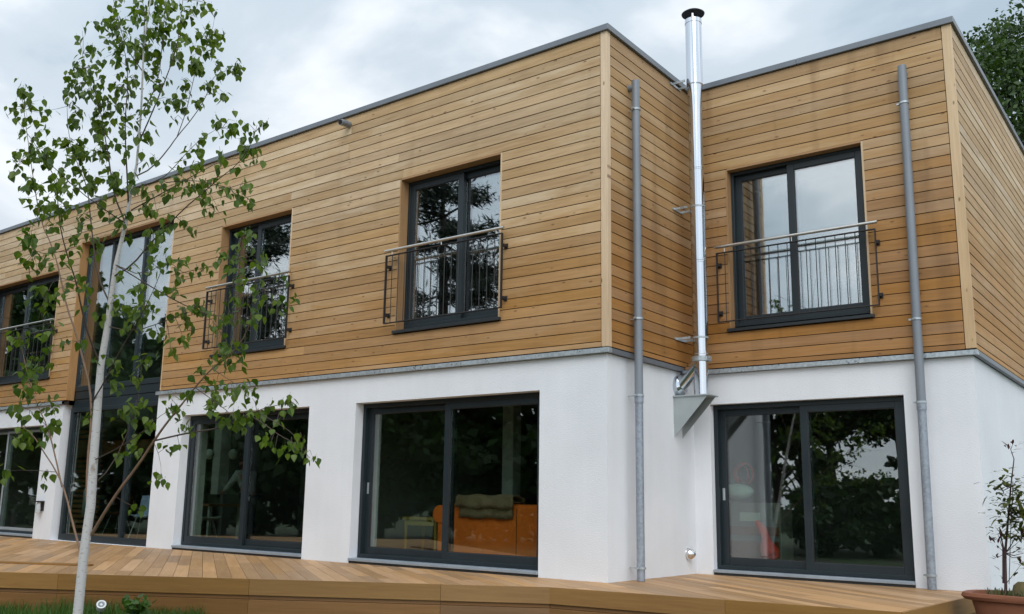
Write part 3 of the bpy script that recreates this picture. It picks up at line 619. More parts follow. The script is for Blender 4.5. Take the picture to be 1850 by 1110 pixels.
MB().box(-4.6, -3.5, 2.3, 3.0, .15, .50).build('seat', M_brownl, ar, bevel=.06); MB().box(-4.6, -3.5, 3.0, 3.25, .15, 1.0).build('backrest', M_brownl, ar, bevel=.08); MB().box(-4.75, -4.6, 2.3, 3.2, .1, .72).build('arm', M_brownl, ar, bevel=.05); MB().box(-3.5, -3.35, 2.3, 3.2, .1, .72).build('arm', M_brownl, ar, bevel=.05)
for u_, lab in ((378, 'left one of the two pale globe pendant lamps in the dining room'), (422, 'right one of the two pale globe pendant lamps in the dining room')):
    q = aty(u_, 821, 2.25); p = empty('pendant_lamp', (q[0], q[1], q[2]), lab, 'lamp', 'globe pendant lamps')
    R_ = .105; MB().lathe((q[0], q[1], q[2]), [(.002, -R_)]+[(R_*math.cos(a), R_*math.sin(a)) for a in np.linspace(-1.4, 1.4, 13)]+[(.002, R_)], 24).build('globe', M_shade, p, smooth=True)
    MB().tube([(q[0], q[1], q[2]+R_), (q[0], q[1], 2.5)], .004, 6).build('cable', M_black, p)
dtb = empty('dining_table', (-10.9, 2.2, .03), 'dark dining table under the globe pendant lamps', 'table')
MB().box(-11.9, -9.9, 1.7, 2.6, .71, .75).build('table_top', M_oak, dtb, bevel=.005)
for x in (-11.8, -10.0):
    for y_ in (1.8, 2.5): MB().box(x-.03, x+.03, y_-.03, y_+.03, .03, .709).build('leg', M_inwhite, dtb)
def chair(x, y, rz, label, shell, group='moulded shell chairs'):
    c = empty('shell_chair', (x, y, .03), label, 'chair', group); Mx = Matrix.Translation((x, y, .03)) @ Matrix.Rotation(rz, 4, 'Z')
    v = []; f = []; n = 9; prof = [(-.22, .46), (-.18, .44), (0, .43), (.15, .44), (.2, .48), (.23, .6), (.25, .75), (.26, .86)]
    for i in range(n):
        a = (i/(n-1)-.5)*2
        for k, (py, pz) in enumerate(prof):
            wd = .23*(1-.25*(k/7)**3); v.append((a*wd, py-.05*a*a*(k > 4), pz+.05*a*a*(k <= 4)))
    for i in range(n-1):
        for k in range(7): f.append((i*8+k, (i+1)*8+k, (i+1)*8+k+1, i*8+k+1))
    o = raw('seat_shell', v, f, shell, c, True, Mx); o.modifiers.new('thick', 'SOLIDIFY').thickness = .012
    for a, b in ((-1, -1), (1, -1), (-1, 1), (1, 1)): MB().tube([(a*.12, b*.10, .43), (a*.22, b*.21, 0)], .010, 8).build('leg', M_alu, c, M=Mx)
q = aty(262, 930, 1.3); chair(q[0], 1.3, .6, 'pale blue shell chair standing in the glazed hall', M_blue)
q = aty(215, 920, 2.2); chair(q[0], 2.2, -1.2, 'brown shell chair deeper in the glazed hall', M_brownl)
q = aty(375, 930, 1.4); chair(q[0], 1.4, 2.6, 'white-legged chair in front of the dining table', M_cab)
sc_ = empty('slatted_screen', (-16, 2.6, .03), 'timber slat screen with a beam at the back of the glazed hall', 'screen')
sx0, sx1, sx2 = (float(aty(u_, 850, 2.6)[0]) for u_ in (118, 182, 290))
for k in range(20): MB().box(sx0, sx1, 2.6, 2.64, .1+k*.12, .1+k*.12+.07).build('slat', M_oak2, sc_)
MB().box(sx0, sx2, 2.65, 2.77, 1.86, 2.16).build('beam', M_oak2, sc_)
tw = empty('hanging_towel', (-13.2, 2.0, 1.0), 'white towel hanging in the hall beside the birch trunk', 'towel')
q = aty(155, 905, 1.0); drape('cloth', q[0]-.12, q[0]+.14, [(1.0, q[2]-.33), (.99, q[2]), (.99, q[2]+.2), (1.03, q[2]+.27), (1.06, q[2]+.2), (1.06, q[2]-.2)], M_mint, tw); MB().box(q[0]+.02, q[0]+.13, 1.0, 1.04, q[2]-.55, q[2]-.3).build('loop', M_brownl, tw)
kc = empty('kitchen_cabinet', (-17, 3.0, .03), 'sage grey kitchen drawer unit behind the far left door', 'cabinet')
q = [aty(-40, 900, 2.6)[0], aty(64, 900, 2.6)[0]]; k0, k1 = q[0]-.5, q[1]+.8
MB().box(k0, k1, 2.65, 3.2, .12, .9).build('carcass', M_dark, kc); MB().box(k0-.02, k1+.02, 2.6, 3.2, .901, .94).build('worktop', M_alu, kc)
for i in range(4):
    for a, b in ((.14, .48), (.49, .70), (.71, .89)): MB().box(k0+(k1-k0)*i/4+.004, k0+(k1-k0)*(i+1)/4-.004, 2.628, 2.649, a, b).build('drawer_front', M_cab, kc, bevel=.003)
# things behind the recess door
ch = empty('chest_of_drawers', (.4, 3.6, .03), 'dark chest with a pale label strip behind the recess door', 'chest')
MB().box(-.1, .75, 3.35, 3.8, .03, .95).build('carcass', M_dark, ch, bevel=.01); q = aty(1352, 934, 3.33); MB().box(q[0]-.13, q[0]+.17, 3.335, 3.349, q[2]-.06, q[2]+.06).build('label_strip', M_inwhite, ch)
for a, b in ((.1, .42), (.5, .9)): MB().box(-.07, .72, 3.337, 3.3495, a, b-.28 if b > .8 else b).build('drawer_front', M_brownl, ch)
q = aty(1330, 888, 3.4); cu = raw('folded_cloth', *(lambda m: (m.v, m.f))(MB().lathe((q[0], 3.45, q[2]), [(.002, -.11)]+[(.24*math.cos(a), .11*math.sin(a)) for a in np.linspace(-1.4, 1.4, 9)]+[(.002, .11)], 20, 1, .6)), M_mint, None, True); tag(cu, 'pale mint bundle of cloth on the chest behind the recess door', 'cloth')
q = aty(1340, 850, 3.4); mb = MB()
for k, (a, b, c) in enumerate(((.0, .0, .14), (.05, -.04, .12), (-.04, .05, .10))):
    mb.tube([(q[0]+a+c*math.cos(t_), 3.45+b, q[2]-.05+c*1.15*math.sin(t_)) for t_ in np.linspace(-1.2, 4.2, 18)], .012, 6)
o = raw('wire_ornament', mb.v, mb.f, M_red); tag(o, 'red looped wire ornament above the mint cloth behind the recess door', 'ornament')
q0, q1 = aty(1366, 942, 3.05), aty(1402, 1012, 3.05)
pts = [Vector(q0)+(Vector(q1)-Vector(q0))*t_+Vector((.03*math.sin(t_*6), 0, 0)) for t_ in np.linspace(0, 1, 9)]
o = raw('red_garment', *(lambda m: (m.v, m.f))(MB().tube(pts, [.03, .05, .06, .055, .07, .10, .12, .13, .08], 10)), M_red, None, True); tag(o, 'long red cloth hanging down inside the recess door', 'cloth')

# person in the dining room, one skinned body
def skinned(name, verts, edges, radii, mat, parent, sub=2):
    me = bpy.data.meshes.new(name); me.from_pydata([tuple(v) for v in verts], edges, []); me.materials.append(mat)
    o = bpy.data.objects.new(name, me); link(o, parent)
    o.modifiers.new('skin', 'SKIN')
    for i, r in enumerate(radii): me.skin_vertices[0].data[i].radius = (r, r)
    me.skin_vertices[0].data[0].use_root = True
    s_ = o.modifiers.new('sub', 'SUBSURF'); s_.levels = sub; s_.render_levels = sub
    return o
sh = aty(440, 862, 3.0); px_, py_ = float(sh[0])+.16, 3.0
pe = empty('person', (px_, py_, .03), 'person in a pale striped shirt leaning over in the dining room', 'person')
P = lambda x, y, z: (px_+x, py_+y, z)
V_ = [P(.05, .03, .92), P(0, 0, 1.12), P(-.05, -.02, 1.34), P(-.09, -.03, 1.47), P(-.13, -.05, 1.58), P(-.16, -.06, 1.70),
      P(-.10, -.2, 1.37), P(-.30, -.25, 1.12), P(-.52, -.24, .98), P(-.60, -.23, .95),
      P(-.06, .17, 1.37), P(-.25, .25, 1.13), P(-.48, .2, .98), P(-.57, .18, .95),
      P(.04, -.09, .86), P(.0, -.1, .50), P(.03, -.1, .11), P(-.10, -.1, .06),
      P(.06, .11, .86), P(.03, .12, .50), P(.07, .12, .11), P(-.06, .12, .06)]
E_ = [(0, 1), (1, 2), (2, 3), (3, 4), (4, 5), (2, 6), (6, 7), (7, 8), (8, 9), (2, 10), (10, 11), (11, 12), (12, 13), (0, 14), (14, 15), (15, 16), (16, 17), (0, 18), (18, 19), (19, 20), (20, 21)]
skinned('body', V_, E_, [.13, .125, .13, .055, .085, .08, .065, .045, .034, .03, .065, .045, .034, .03, .085, .058, .04, .035, .085, .058, .04, .035], M_skin, pe)
skinned('shirt', [P(.04, .02, .90), P(0, 0, 1.12), P(-.05, -.02, 1.35), P(-.07, -.025, 1.43), P(-.10, -.2, 1.375), P(-.30, -.25, 1.12), P(-.46, -.245, 1.02), P(-.06, .17, 1.375), P(-.25, .25, 1.13), P(-.42, .215, 1.02)],
        [(0, 1), (1, 2), (2, 3), (2, 4), (4, 5), (5, 6), (2, 7), (7, 8), (8, 9)], [.165, .155, .155, .075, .085, .065, .05, .085, .065, .05], M_shirt, pe)
skinned('trousers', [P(.05, .03, .93), P(.04, -.09, .86), P(.0, -.1, .50), P(.03, -.1, .13), P(.06, .11, .86), P(.03, .12, .50), P(.07, .12, .13)], [(0, 1), (1, 2), (2, 3), (0, 4), (4, 5), (5, 6)], [.15, .10, .075, .06, .10, .075, .06], M_jeans, pe)
hv = Vector(P(-.14, -.05, 1.66)); MB().lathe((hv.x+.02, hv.y, hv.z), [(.002, .135)]+[(.105*math.cos(a), .13*math.sin(a)) for a in np.linspace(1.4, -.2, 9)], 18).build('hair', M_hair, pe, smooth=True)

# ------------------------------------------------------------------ foliage helpers
def cards(pts, size, mat, name, parent=None, aspect=.6, jitter=.35, up_bias=0, norm=None):
    n = len(pts); a = rng.normal(size=(n, 3)); a[:, 2] += up_bias; a /= np.linalg.norm(a, axis=1)[:, None]
    b = rng.normal(size=(n, 3)); b -= a*(a*b).sum(1)[:, None]; b /= np.linalg.norm(b, axis=1)[:, None]; c = np.cross(a, b)
    s = size*(1+jitter*rng.normal(size=n)).clip(.4, 2)[:, None]
    p = np.asarray(pts); v = np.stack([p-b*s*.5, p+c*s*aspect*.5-b*s*.05+a*s*.08, p+b*s*.5, p-c*s*aspect*.5-b*s*.05+a*s*.08], 1).reshape(-1, 3)
    me = bpy.data.meshes.new(name); me.vertices.add(4*n); me.vertices.foreach_set('co', v.ravel().astype(np.float32)); me.loops.add(4*n); me.loops.foreach_set('vertex_index', np.arange(4*n, dtype=np.int32))
    me.polygons.add(n); me.polygons.foreach_set('loop_start', np.arange(0, 4*n, 4, dtype=np.int32)); me.update(calc_edges=True); me.materials.append(mat)
    o = bpy.data.objects.new(name, me); return link(o, parent)
M_leafdark = leafmat('dark_tree_leaf', (.018, .042, .010), (.04, .085, .018), .25); M_leafright = leafmat('broadleaf', (.016, .040, .007), (.055, .105, .018), .3)
M_needle = leafmat('pine_needle', (.010, .024, .012), (.022, .04, .018), .1); M_bark = plain('tree_bark', (.03, .023, .018), .9, 0, .3, 6, bump=.8, bscale=20)
def tree(name, label, base, h, rx, zlo, ncl, nleaf, size, mat, group=None, clr=.28, spread=None, keep=None):
    t = empty(name, base, label, 'tree', group); bx_, by_, bz = base
    cz = (zlo+h)/2; rz_ = (h-zlo)/2
    cs = rng.normal(size=(ncl, 3)); cs /= np.linalg.norm(cs, axis=1)[:, None]; cs *= rng.uniform(.35, 1, ncl)[:, None]**.6
    cs = cs*np.array([rx, rx, rz_]); cs[:, :2] *= (1-.35*(cs[:, 2]/rz_))[:, None]
    cs = cs+np.array([bx_, by_, bz+cz])
    if keep: cs = cs[[keep(c) for c in cs]]
    mb = MB().tube([(bx_, by_, bz-.1), (bx_+.1, by_, bz+h*.3), (bx_, by_+.1, bz+h*.6), (bx_, by_, bz+h*.9)], [h*.022, h*.018, h*.012, h*.004], 8)
    for c in cs[::3]: 
        st_ = Vector((bx_, by_, bz+max(zlo, (c[2]-bz)*.6))); mb.tube([st_, (st_+Vector(c))/2+Vector((0, 0, .15)), c], [h*.006, h*.004, h*.0015], 5, False)
    mb.build('trunk', M_bark, t, True)
    k = rng.integers(0, len(cs), nleaf); r_ = clr*rx*rng.uniform(.5, 1.3, len(cs))
    d = rng.normal(size=(nleaf, 3)); d /= np.linalg.norm(d, axis=1)[:, None]; d *= (rng.uniform(0, 1, nleaf)**.45)[:, None]*r_[k][:, None]; d[:, 2] *= .62
    cards(cs[k]+d, size, mat, 'crown', t); return t
def mirror(u, v, d, yg):
    q = at(u, v, d); return (float(q[0]), float(2*yg-q[1]), GZ)

# tree behind the house at the right
q = at(1915, 330, 30); tree('broadleaf_tree', 'large green broadleaf tree rising behind the right end of the house', (q[0], q[1], GZ), 18.2, 5.6, 4.0, 260, 60000, .155, M_leafright, clr=.21)
q = at(1900, 420, 38); tree('broadleaf_tree', 'paler tree low behind the right side wall', (q[0], q[1], GZ), 10.5, 3.2, 2, 50, 6000, .22, leafmat('pale_leaf', (.07, .13, .02), (.14, .20, .04)), clr=.3)
# trees across the garden, seen as reflections
GRP = 'tree line reflected in the glass'
for u_, d_, h_, r_ in ((15, 40, 13.2, 3.6), (150, 33, 8.0, 3.2), (75, 43, 13.6, 3.0), (330, 37, 12.0, 1.9), (400, 32, 6.9, 3.2), (540, 33, 7.0, 3.4), (680, 31, 6.9, 3.2), (830, 34, 7.4, 3.4), (970, 32, 7.2, 3.4), (1110, 33, 7.4, 3.2)):
    tree('garden_tree', 'dark broadleaf tree of the tree line reflected in the ground-floor glass', mirror(u_, 900, d_, .2), h_, r_, .0, 90, 7000, .40, M_leafdark, GRP)
for u_, d_, h_, r_ in ((1395, 31, 7.2, 2.2), (1445, 33, 7.3, 1.4), (1672, 32, 7.2, 1.5), (1745, 34, 7.6, 2.4)):
    tree('garden_tree', 'leafy tree reflected in the recess sliding door', mirror(u_, 900, d_, 2.5), h_, r_, .2, 46, 2600, .26, M_leafdark, 'trees reflected in the recess door')
for u_, d_ in ((1490, 27), (1560, 29), (1630, 27)): tree('garden_shrub', 'dark shrub reflected low in the recess sliding door', mirror(u_, 900, d_, 2.5), 2.3, 1.5, .0, 40, 2600, .22, M_leafdark, 'shrubs reflected in the recess door')
for u_, lab in ((1502, 'left high-crowned tree reflected at the top of the recess sliding door'), (1628, 'right high-crowned tree reflected at the top of the recess sliding door')):
    tree('garden_tree', lab, mirror(u_, 900, 30.5, 2.5), 7.2, 2.0, 3.6, 80, 6500, .22, M_leafdark, clr=.3)
def pine(label, base, h, zlo, rmax, seed):
    t = empty('pine_tree', base, label, 'tree'); g = np.random.default_rng(seed); bx_, by_, bz = base
    mb = MB().tube([(bx_, by_, bz-.1), (bx_+.15, by_, bz+h*.4), (bx_, by_+.1, bz+h*.75), (bx_, by_, bz+h)], [.26, .2, .11, .02], 10); pts = []
    z_ = zlo
    while z_ < h-.3:
        fr_ = (z_-zlo)/(h-zlo); R_ = rmax*(1-fr_**1.6)*g.uniform(.75, 1.1)+.3
        for k in range(5):
            a = g.uniform(0, 6.28); L_ = R_*g.uniform(.55, 1.1); e0 = Vector((bx_, by_, bz+z_)); e1 = e0+Vector((math.cos(a)*L_, math.sin(a)*L_, L_*g.uniform(-.08, .14)))
            mid = (e0+e1)/2+Vector((0, 0, -.12)); mb.tube([e0, mid, e1], [.05, .035, .012], 5, False)
            for j in range(int(3+L_*3)):
                s_ = g.uniform(.35, 1.05); c = e0+(e1-e0)*s_+Vector(g.normal(size=3))*Vector((1, 1, 1)).length*.10
                m = 46; d = g.normal(size=(m, 3))*np.array([.30, .30, .065]); pts.append(np.array(c)+d)
        z_ += g.uniform(.6, 1.05)
    mb.build('trunk', M_bark, t, True); cards(np.concatenate(pts), .26, M_needle, 'crown', t, aspect=.18); return t
pine('tall dark pine reflected in the upper window nearest the corner', mirror(800, 430, 33, .17), 15.2, 7.4, 3.1, 3)
pine('dark pine reflected in the upper window behind the birch', mirror(470, 480, 36, .17), 13.6, 6.6, 2.6, 4)

# ------------------------------------------------------------------ birch in front of the deck
def birch_bark():
    m, t, b = newmat('birch_bark'); L = t.links.new; tcn = node(t, 'ShaderNodeTexCoord')
    mp = node(t, 'ShaderNodeMapping'); mp.inputs['Scale'].default_value = (30, 30, 90); L(tcn.outputs['Object'], mp.inputs[0])
    n = node(t, 'ShaderNodeTexNoise', i_Scale=1.0, i_Detail=5.0); L(mp.outputs[0], n.inputs['Vector'])
    mp2 = node(t, 'ShaderNodeMapping'); mp2.inputs['Scale'].default_value = (7, 7, 4); L(tcn.outputs['Object'], mp2.inputs[0])
    n2 = node(t, 'ShaderNodeTexNoise', i_Scale=1.0, i_Detail=4.0); L(mp2.outputs[0], n2.inputs['Vector'])
    r = node(t, 'ShaderNodeValToRGB'); r.color_ramp.elements[0].position = .28; r.color_ramp.elements[0].color = (.30, .25, .21, 1); r.color_ramp.elements[1].position = .42; r.color_ramp.elements[1].color = (.58, .56, .545, 1); L(n.outputs[0], r.inputs[0])
    r2 = node(t, 'ShaderNodeMapRange', i_1=.66, i_2=.74, i_3=0.0, i_4=1.0); L(n2.outputs[0], r2.inputs[0])
    mc = node(t, 'ShaderNodeMix', data_type='RGBA'); L(r2.outputs[0], mc.inputs[0]); L(r.outputs[0], mc.inputs[6]); mc.inputs[7].default_value = (.24, .15, .09, 1)
    L(mc.outputs[2], b.inputs['Base Color']); b.inputs['Roughness'].default_value = .7
    bp = node(t, 'ShaderNodeBump', i_Strength=.4, i_Distance=.004); L(n.outputs[0], bp.inputs['Height']); L(bp.outputs[0], b.inputs['Normal']); return m
M_birch = birch_bark(); M_brtwig = plain('birch_branch', (.20, .12, .075), .7, 0, .35, 14); M_twig = plain('birch_twig', (.07, .045, .032), .7, 0, .2, 10)
M_bleaf = leafmat('birch_leaf', (.040, .088, .010), (.135, .20, .024), .44, .42)
TD = 7.9; PXM = FPX/TD
base = at(126, 1212, TD)
birch = empty('birch_tree', (base[0], base[1], GZ), 'young white-stemmed birch with sparse fresh leaves in front of the deck', 'tree')
TR = [(126, 1216), (141, 1105), (151, 1004), (164, 913), (169, 832), (177, 727), (182, 661), (194, 590), (199, 550), (209, 479), (227, 404), (237, 343), (247, 298), (255, 202), (260, 76), (272, 0), (280, -90), (285, -190)]
RR = [.041, .0365, .035, .034, .032, .029, .026, .0225, .020, .0165, .014, .0115, .0095, .0075, .0065, .0055, .004, .003]
MB().tube([at(u_, v_, TD) for u_, v_ in TR], [x*1.12 for x in RR], 14).build('trunk', M_birch, birch, smooth=True)
BR = [  # traced limbs: points, start radius px, end depth offset, material
 ([(165, 967), (190, 925), (217, 883), (248, 842), (277, 797), (300, 765), (323, 737), (353, 701), (383, 666), (420, 640), (447, 600), (455, 560)], .013, -.7, 0),
 ([(277, 797), (343, 782), (395, 775), (429, 762), (464, 742), (495, 733), (530, 727)], .007, -.9, 1),
 ([(454, 752), (480, 768), (505, 787), (535, 802), (562, 828)], .004, -1.1, 1),
 ([(464, 745), (500, 763), (530, 785), (552, 815)], .003, -1.0, 1),
 ([(146, 1000), (130, 940), (118, 893), (101, 853), (76, 812), (60, 785), (40, 770)], .010, .5, 0),
 ([(112, 880), (100, 820), (86, 772), (70, 735), (52, 690), (40, 640), (38, 615)], .007, .6, 0),
 ([(86, 772), (60, 745), (40, 735)], .003, .4, 1), ([(101, 853), (60, 850), (20, 850), (5, 852)], .003, .8, 1),
 ([(157, 910), (160, 832), (166, 760), (163, 700), (151, 651), (138, 600), (121, 555), (110, 500), (95, 450), (75, 400), (60, 330), (50, 260), (40, 165)], .011, .9, 0),
 ([(182, 661), (160, 610), (146, 560), (139, 510), (119, 454), (106, 394), (101, 328), (70, 270), (30, 215)], .008, -.5, 1),
 ([(166, 727), (190, 690), (215, 640), (245, 590), (270, 540), (300, 470), (325, 470)], .006, -.6, 1),
 ([(169, 832), (215, 810), (260, 780), (285, 755), (310, 740)], .005, -.8, 1),
 ([(164, 880), (200, 845), (235, 770), (255, 700), (250, 650)], .005, .6, 1),
 ([(194, 590), (240, 600), (300, 580), (350, 560), (372, 565)], .005, -.4, 1),
 ([(199, 550), (175, 500), (168, 440), (165, 400), (160, 340), (140, 300), (125, 255), (120, 160)], .007, .5, 1),
 ([(205, 500), (240, 480), (270, 440), (295, 415), (330, 380), (373, 343), (400, 320), (429, 298), (455, 262), (466, 226)], .007, -.9, 1),
 ([(209, 479), (260, 500), (300, 470), (340, 500), (370, 490)], .004, -.5, 1),
 ([(209, 479), (290, 530), (350, 560), (400, 575), (440, 560), (470, 540), (500, 530), (530, 540)], .005, -1.0, 1),
 ([(400, 575), (420, 520), (430, 470), (440, 415)], .003, -1.0, 1),
 ([(227, 404), (205, 350), (199, 300), (190, 250), (180, 190), (160, 150), (145, 70)], .007, .4, 1),
 ([(232, 370), (228, 320), (228, 260), (226, 210), (232, 140), (222, 80), (205, 30)], .007, -.4, 1),
 ([(247, 318), (275, 305), (303, 272), (320, 247), (348, 212), (373, 172), (380, 145), (400, 130), (432, 125)], .006, .7, 1),
 ([(320, 247), (335, 202), (348, 151), (360, 100), (385, 60), (390, 20)], .004, .8, 1),
 ([(240, 340), (290, 325), (313, 303), (343, 267), (383, 237), (410, 230)], .004, -.8, 1), ([(300, 330), (350, 325), (395, 335), (430, 345), (455, 365)], .004, -.6, 1), ([(237, 380), (300, 345), (345, 320), (400, 290), (440, 285), (470, 270)], .005, -.6, 1),
 ([(250, 260), (275, 200), (300, 140), (320, 90), (330, 20), (335, -40)], .006, -.3, 1),
 ([(254, 210), (285, 150), (295, 80), (300, 10), (310, -60)], .005, .5, 1), ([(258, 130), (230, 90), (215, 40), (200, -20)], .005, .4, 1), ([(260, 76), (262, 20), (250, -40)], .004, .3, 1),
 ([(227, 404), (190, 380), (140, 345), (95, 300), (60, 270), (30, 300)], .005, -.9, 1), ([(139, 510), (100, 500), (80, 540), (70, 580)], .003, -.6, 1), ([(119, 454), (60, 460), (55, 430), (62, 400)], .003, -.6, 1),
 ([(353, 701), (400, 735), (430, 760)], .004, -.9, 1), ([(383, 666), (420, 690), (445, 705)], .003, -.8, 1), ([(420, 640), (400, 600), (375, 570)], .003, -.8, 1), ([(277, 797), (290, 830), (293, 870)], .0025, -.3, 1)]
BP = []
for pts_, r0, dz_, mt in BR:
    n = len(pts_); d0 = TD
    # start depth: from the nearest limb already built
    if BP:
        k = min(range(len(BP)), key=lambda i: (BP[i][0]-pts_[0][0])**2+(BP[i][1]-pts_[0][1])**2)
        if (BP[k][0]-pts_[0][0])**2+(BP[k][1]-pts_[0][1])**2 < 20**2: d0 = BP[k][2]
    tr_d = min((u_-pts_[0][0])**2+(v_-pts_[0][1])**2 for u_, v_ in TR)
    if tr_d < 40**2 and r0 > .0045: d0 = TD
    ds = [d0+dz_*(i/(n-1))**.8 for i in range(n)]
    P3 = [at(u_+random.uniform(-2, 2)*(0 < i), v_, ds[i]) for i, (u_, v_) in enumerate(pts_)]
    # smooth by one Chaikin pass
    Q = [P3[0]]
    for i in range(n-1): Q += [P3[i]*.72+P3[i+1]*.28, P3[i]*.28+P3[i+1]*.72]
    Q.append(P3[-1]); m = len(Q)
    MB().tube(Q, [r0*1.1*(1-.82*i/(m-1)) for i in range(m)], 7).build('branch', M_brtwig if mt == 0 else M_twig, birch, smooth=True)
    for i in range(n-1):
        for t_ in (0, .33, .66): BP.append((pts_[i][0]+(pts_[i+1][0]-pts_[i][0])*t_, pts_[i][1]+(pts_[i+1][1]-pts_[i][1])*t_, ds[i]+(ds[i+1]-ds[i])*t_))
for u_, v_ in TR: BP.append((u_, v_, TD))
CL = [(265,20,45,40),(330,30,45,35),(215,50,40,20),(185,70,35,14),(170,120,35,16),(240,90,40,24),(300,90,45,28),(360,90,35,22),(390,65,20,10),(345,130,35,18),(395,130,35,14),(430,125,12,5),(205,140,45,24),(150,150,30,12),(180,190,45,26),(235,180,40,24),(150,210,30,12),(280,150,30,14),(310,200,25,10),(125,155,12,5),(405,165,12,4),(200,240,50,28),(160,250,35,14),(245,260,30,12),(360,190,14,4),(320,180,14,4),(175,300,45,22),(230,310,35,14),(60,215,35,10),(25,215,18,6),(45,165,22,6),(75,190,15,5),(60,270,40,18),(95,300,40,20),(30,305,15,5),(75,345,35,20),(115,260,25,8),(140,330,40,16),(200,350,35,12),(110,360,30,12),(375,270,30,10),(400,235,25,9),(440,240,25,8),(465,225,12,4),(430,285,30,10),(460,280,18,6),(350,320,30,12),(310,330,25,9),(380,345,30,10),(430,340,22,8),(455,365,10,4),(395,370,20,7),(345,400,14,5),(270,350,25,8),(285,380,20,6),(100,390,30,10),(60,410,20,7),(55,450,18,7),(60,475,20,8),(120,430,30,10),(170,400,40,12),(160,450,25,8),(220,410,25,8),(290,410,20,6),(300,460,35,16),(325,475,20,7),(275,430,25,8),(250,500,35,10),(200,530,45,14),(240,545,35,12),(100,500,35,12),(85,540,30,14),(150,500,20,6),
 (440,420,25,10),(400,455,25,8),(430,475,20,7),(365,485,20,6),(480,490,25,9),(520,540,20,6),(450,520,30,12),(430,560,30,14),(470,560,22,8),(365,565,22,8),(410,600,30,10),(290,570,40,16),(250,590,40,14),(330,540,30,10),(345,590,20,6),(310,640,30,9),
 (40,620,25,10),(55,680,35,18),(70,720,30,14),(40,740,20,7),(100,600,25,8),(50,790,15,5),(35,780,20,8),(10,850,12,4),(45,650,20,8),(90,650,20,6),(390,660,35,18),(420,640,25,12),(440,700,25,12),(370,720,30,12),(330,730,25,8),(400,730,25,10),(440,760,20,8),(410,765,20,7),(460,750,22,8),(500,735,22,7),(525,728,10,4),(505,790,20,8),(545,810,18,8),(558,825,8,4),(340,770,18,5),(310,810,14,4),(240,770,35,12),(270,750,30,10),(215,750,20,5),(230,830,25,7),(150,750,15,4),(95,790,20,6),(105,770,15,5),(80,850,12,4),(290,870,12,4),(250,920,12,2),(170,640,25,6),(240,660,30,9),(260,690,20,5),(215,700,15,4)]
def leaf_geo(s, fold, curl):
    # ovate, pointed birch leaf hanging from its stalk at the origin along -Z, gently folded on the midrib
    half = [(.0, 0), (.26, .14), (.40, .30), (.36, .52), (.22, .74), (.08, .92), (0, 1.05)]
    v = [(0, curl*t*t*s, -t*s) for _, t in half]
    for sg in (-1, 1): v += [(sg*w_*s*.95, (curl*t*t+fold*w_)*s, -t*s) for w_, t in half[1:-1]]
    f = []
    for k, o in ((0, 7), (1, 12)):
        L_ = [0]+[o+i for i in range(5)]+[6]
        for i in range(6):
            q_ = (i, i+1, L_[i+1], L_[i]); q_ = tuple(dict.fromkeys(q_))
            if len(q_) > 2: f.append(q_ if k else q_[::-1])
    v += [(0.02*s, -.02*s, .30*s), (-.02*s, .02*s, .30*s)]; f.append((0, len(v)-1, len(v)-2)); return v, f
variants = []
for k in range(6):
    v, f = leaf_geo(1, random.uniform(.1, .5), random.uniform(-.25, .25)); me = bpy.data.meshes.new('leaf'); me.from_pydata(v, [], f); me.materials.append(M_bleaf); me.polygons.foreach_set('use_smooth', [True]*len(me.polygons)); variants.append((me, np.array(v), f))
leaves = []; tw_ = MB()
for (u_, v_, r_, n_) in CL:
    near = sorted(BP, key=lambda b: (b[0]-u_)**2+(b[1]-v_)**2)[:3]
    depth = near[0][2]+random.uniform(-.12, .12); r_ *= 1.15; n_ = int(n_*(2.5 if v_ < 360 else 2.0))
    nt_ = max(1, n_//4); left = n_
    for q_ in range(nt_):
        a = random.uniform(0, 6.28); rad = r_*math.sqrt(random.random())
        tip = (u_+rad*math.cos(a), v_+rad*math.sin(a)*.9, depth+random.gauss(0, r_/PXM*.7))
        st_ = min(BP, key=lambda b: (b[0]-tip[0])**2+(b[1]-tip[1])**2+random.uniform(0, 120))
        if math.hypot(st_[0]-tip[0], st_[1]-tip[1]) > 110: st_ = (tip[0]-random.uniform(-15, 15), tip[1]-25, tip[2])
        A_, B_ = Vector(at(*st_)), Vector(at(*tip)); mid = (A_+B_)/2+Vector((0, 0, random.uniform(-.01, .05)))
        tw_.tube([A_, mid, B_], [.0022, .0017, .0009], 4, False)
        k_ = left if q_ == nt_-1 else n_//nt_; left -= k_
        for i in range(k_):
            t_ = random.uniform(.45, 1.05); c = A_*(1-t_)**2+mid*2*t_*(1-t_)+B_*t_*t_ + Vector([random.gauss(0, .028) for _ in range(3)])
            leaves.append((c, random.uniform(.047, .078)*(.9 if v_ < 250 else 1)*depth/7.1, Matrix.Translation(c) @ Matrix.Rotation(random.uniform(0, 6.28), 4, 'Z') @ Matrix.Rotation(random.gauss(.35, .45), 4, 'X') @ Matrix.Rotation(random.gauss(0, .3), 4, 'Y')))
tw_.build('twigs', M_twig, birch, smooth=True)['kind'] = 'stuff'
vis = lambda L_: -L_[1]
leaves.sort(key=vis)
pick = leaves[:300]; rest = leaves[300:]
for c, s, Mx in pick:
    me = random.choice(variants)[0]; o = bpy.data.objects.new('leaf', me); col.objects.link(o); o.parent = birch; o.matrix_parent_inverse = WM[birch.name].inverted(); o.matrix_basis = Mx @ Matrix.Scale(s, 4)
mv, mf = [], []
for c, s, Mx in rest:
    me, va, f = random.choice(variants); b_ = len(mv); A = np.array(Mx @ Matrix.Scale(s, 4)); mv += list(va @ A[:3, :3].T + A[:3, 3]); mf += [tuple(i+b_ for i in q_) for q_ in f]
o = raw('foliage', mv, mf, M_bleaf, birch, True); o['kind'] = 'stuff'

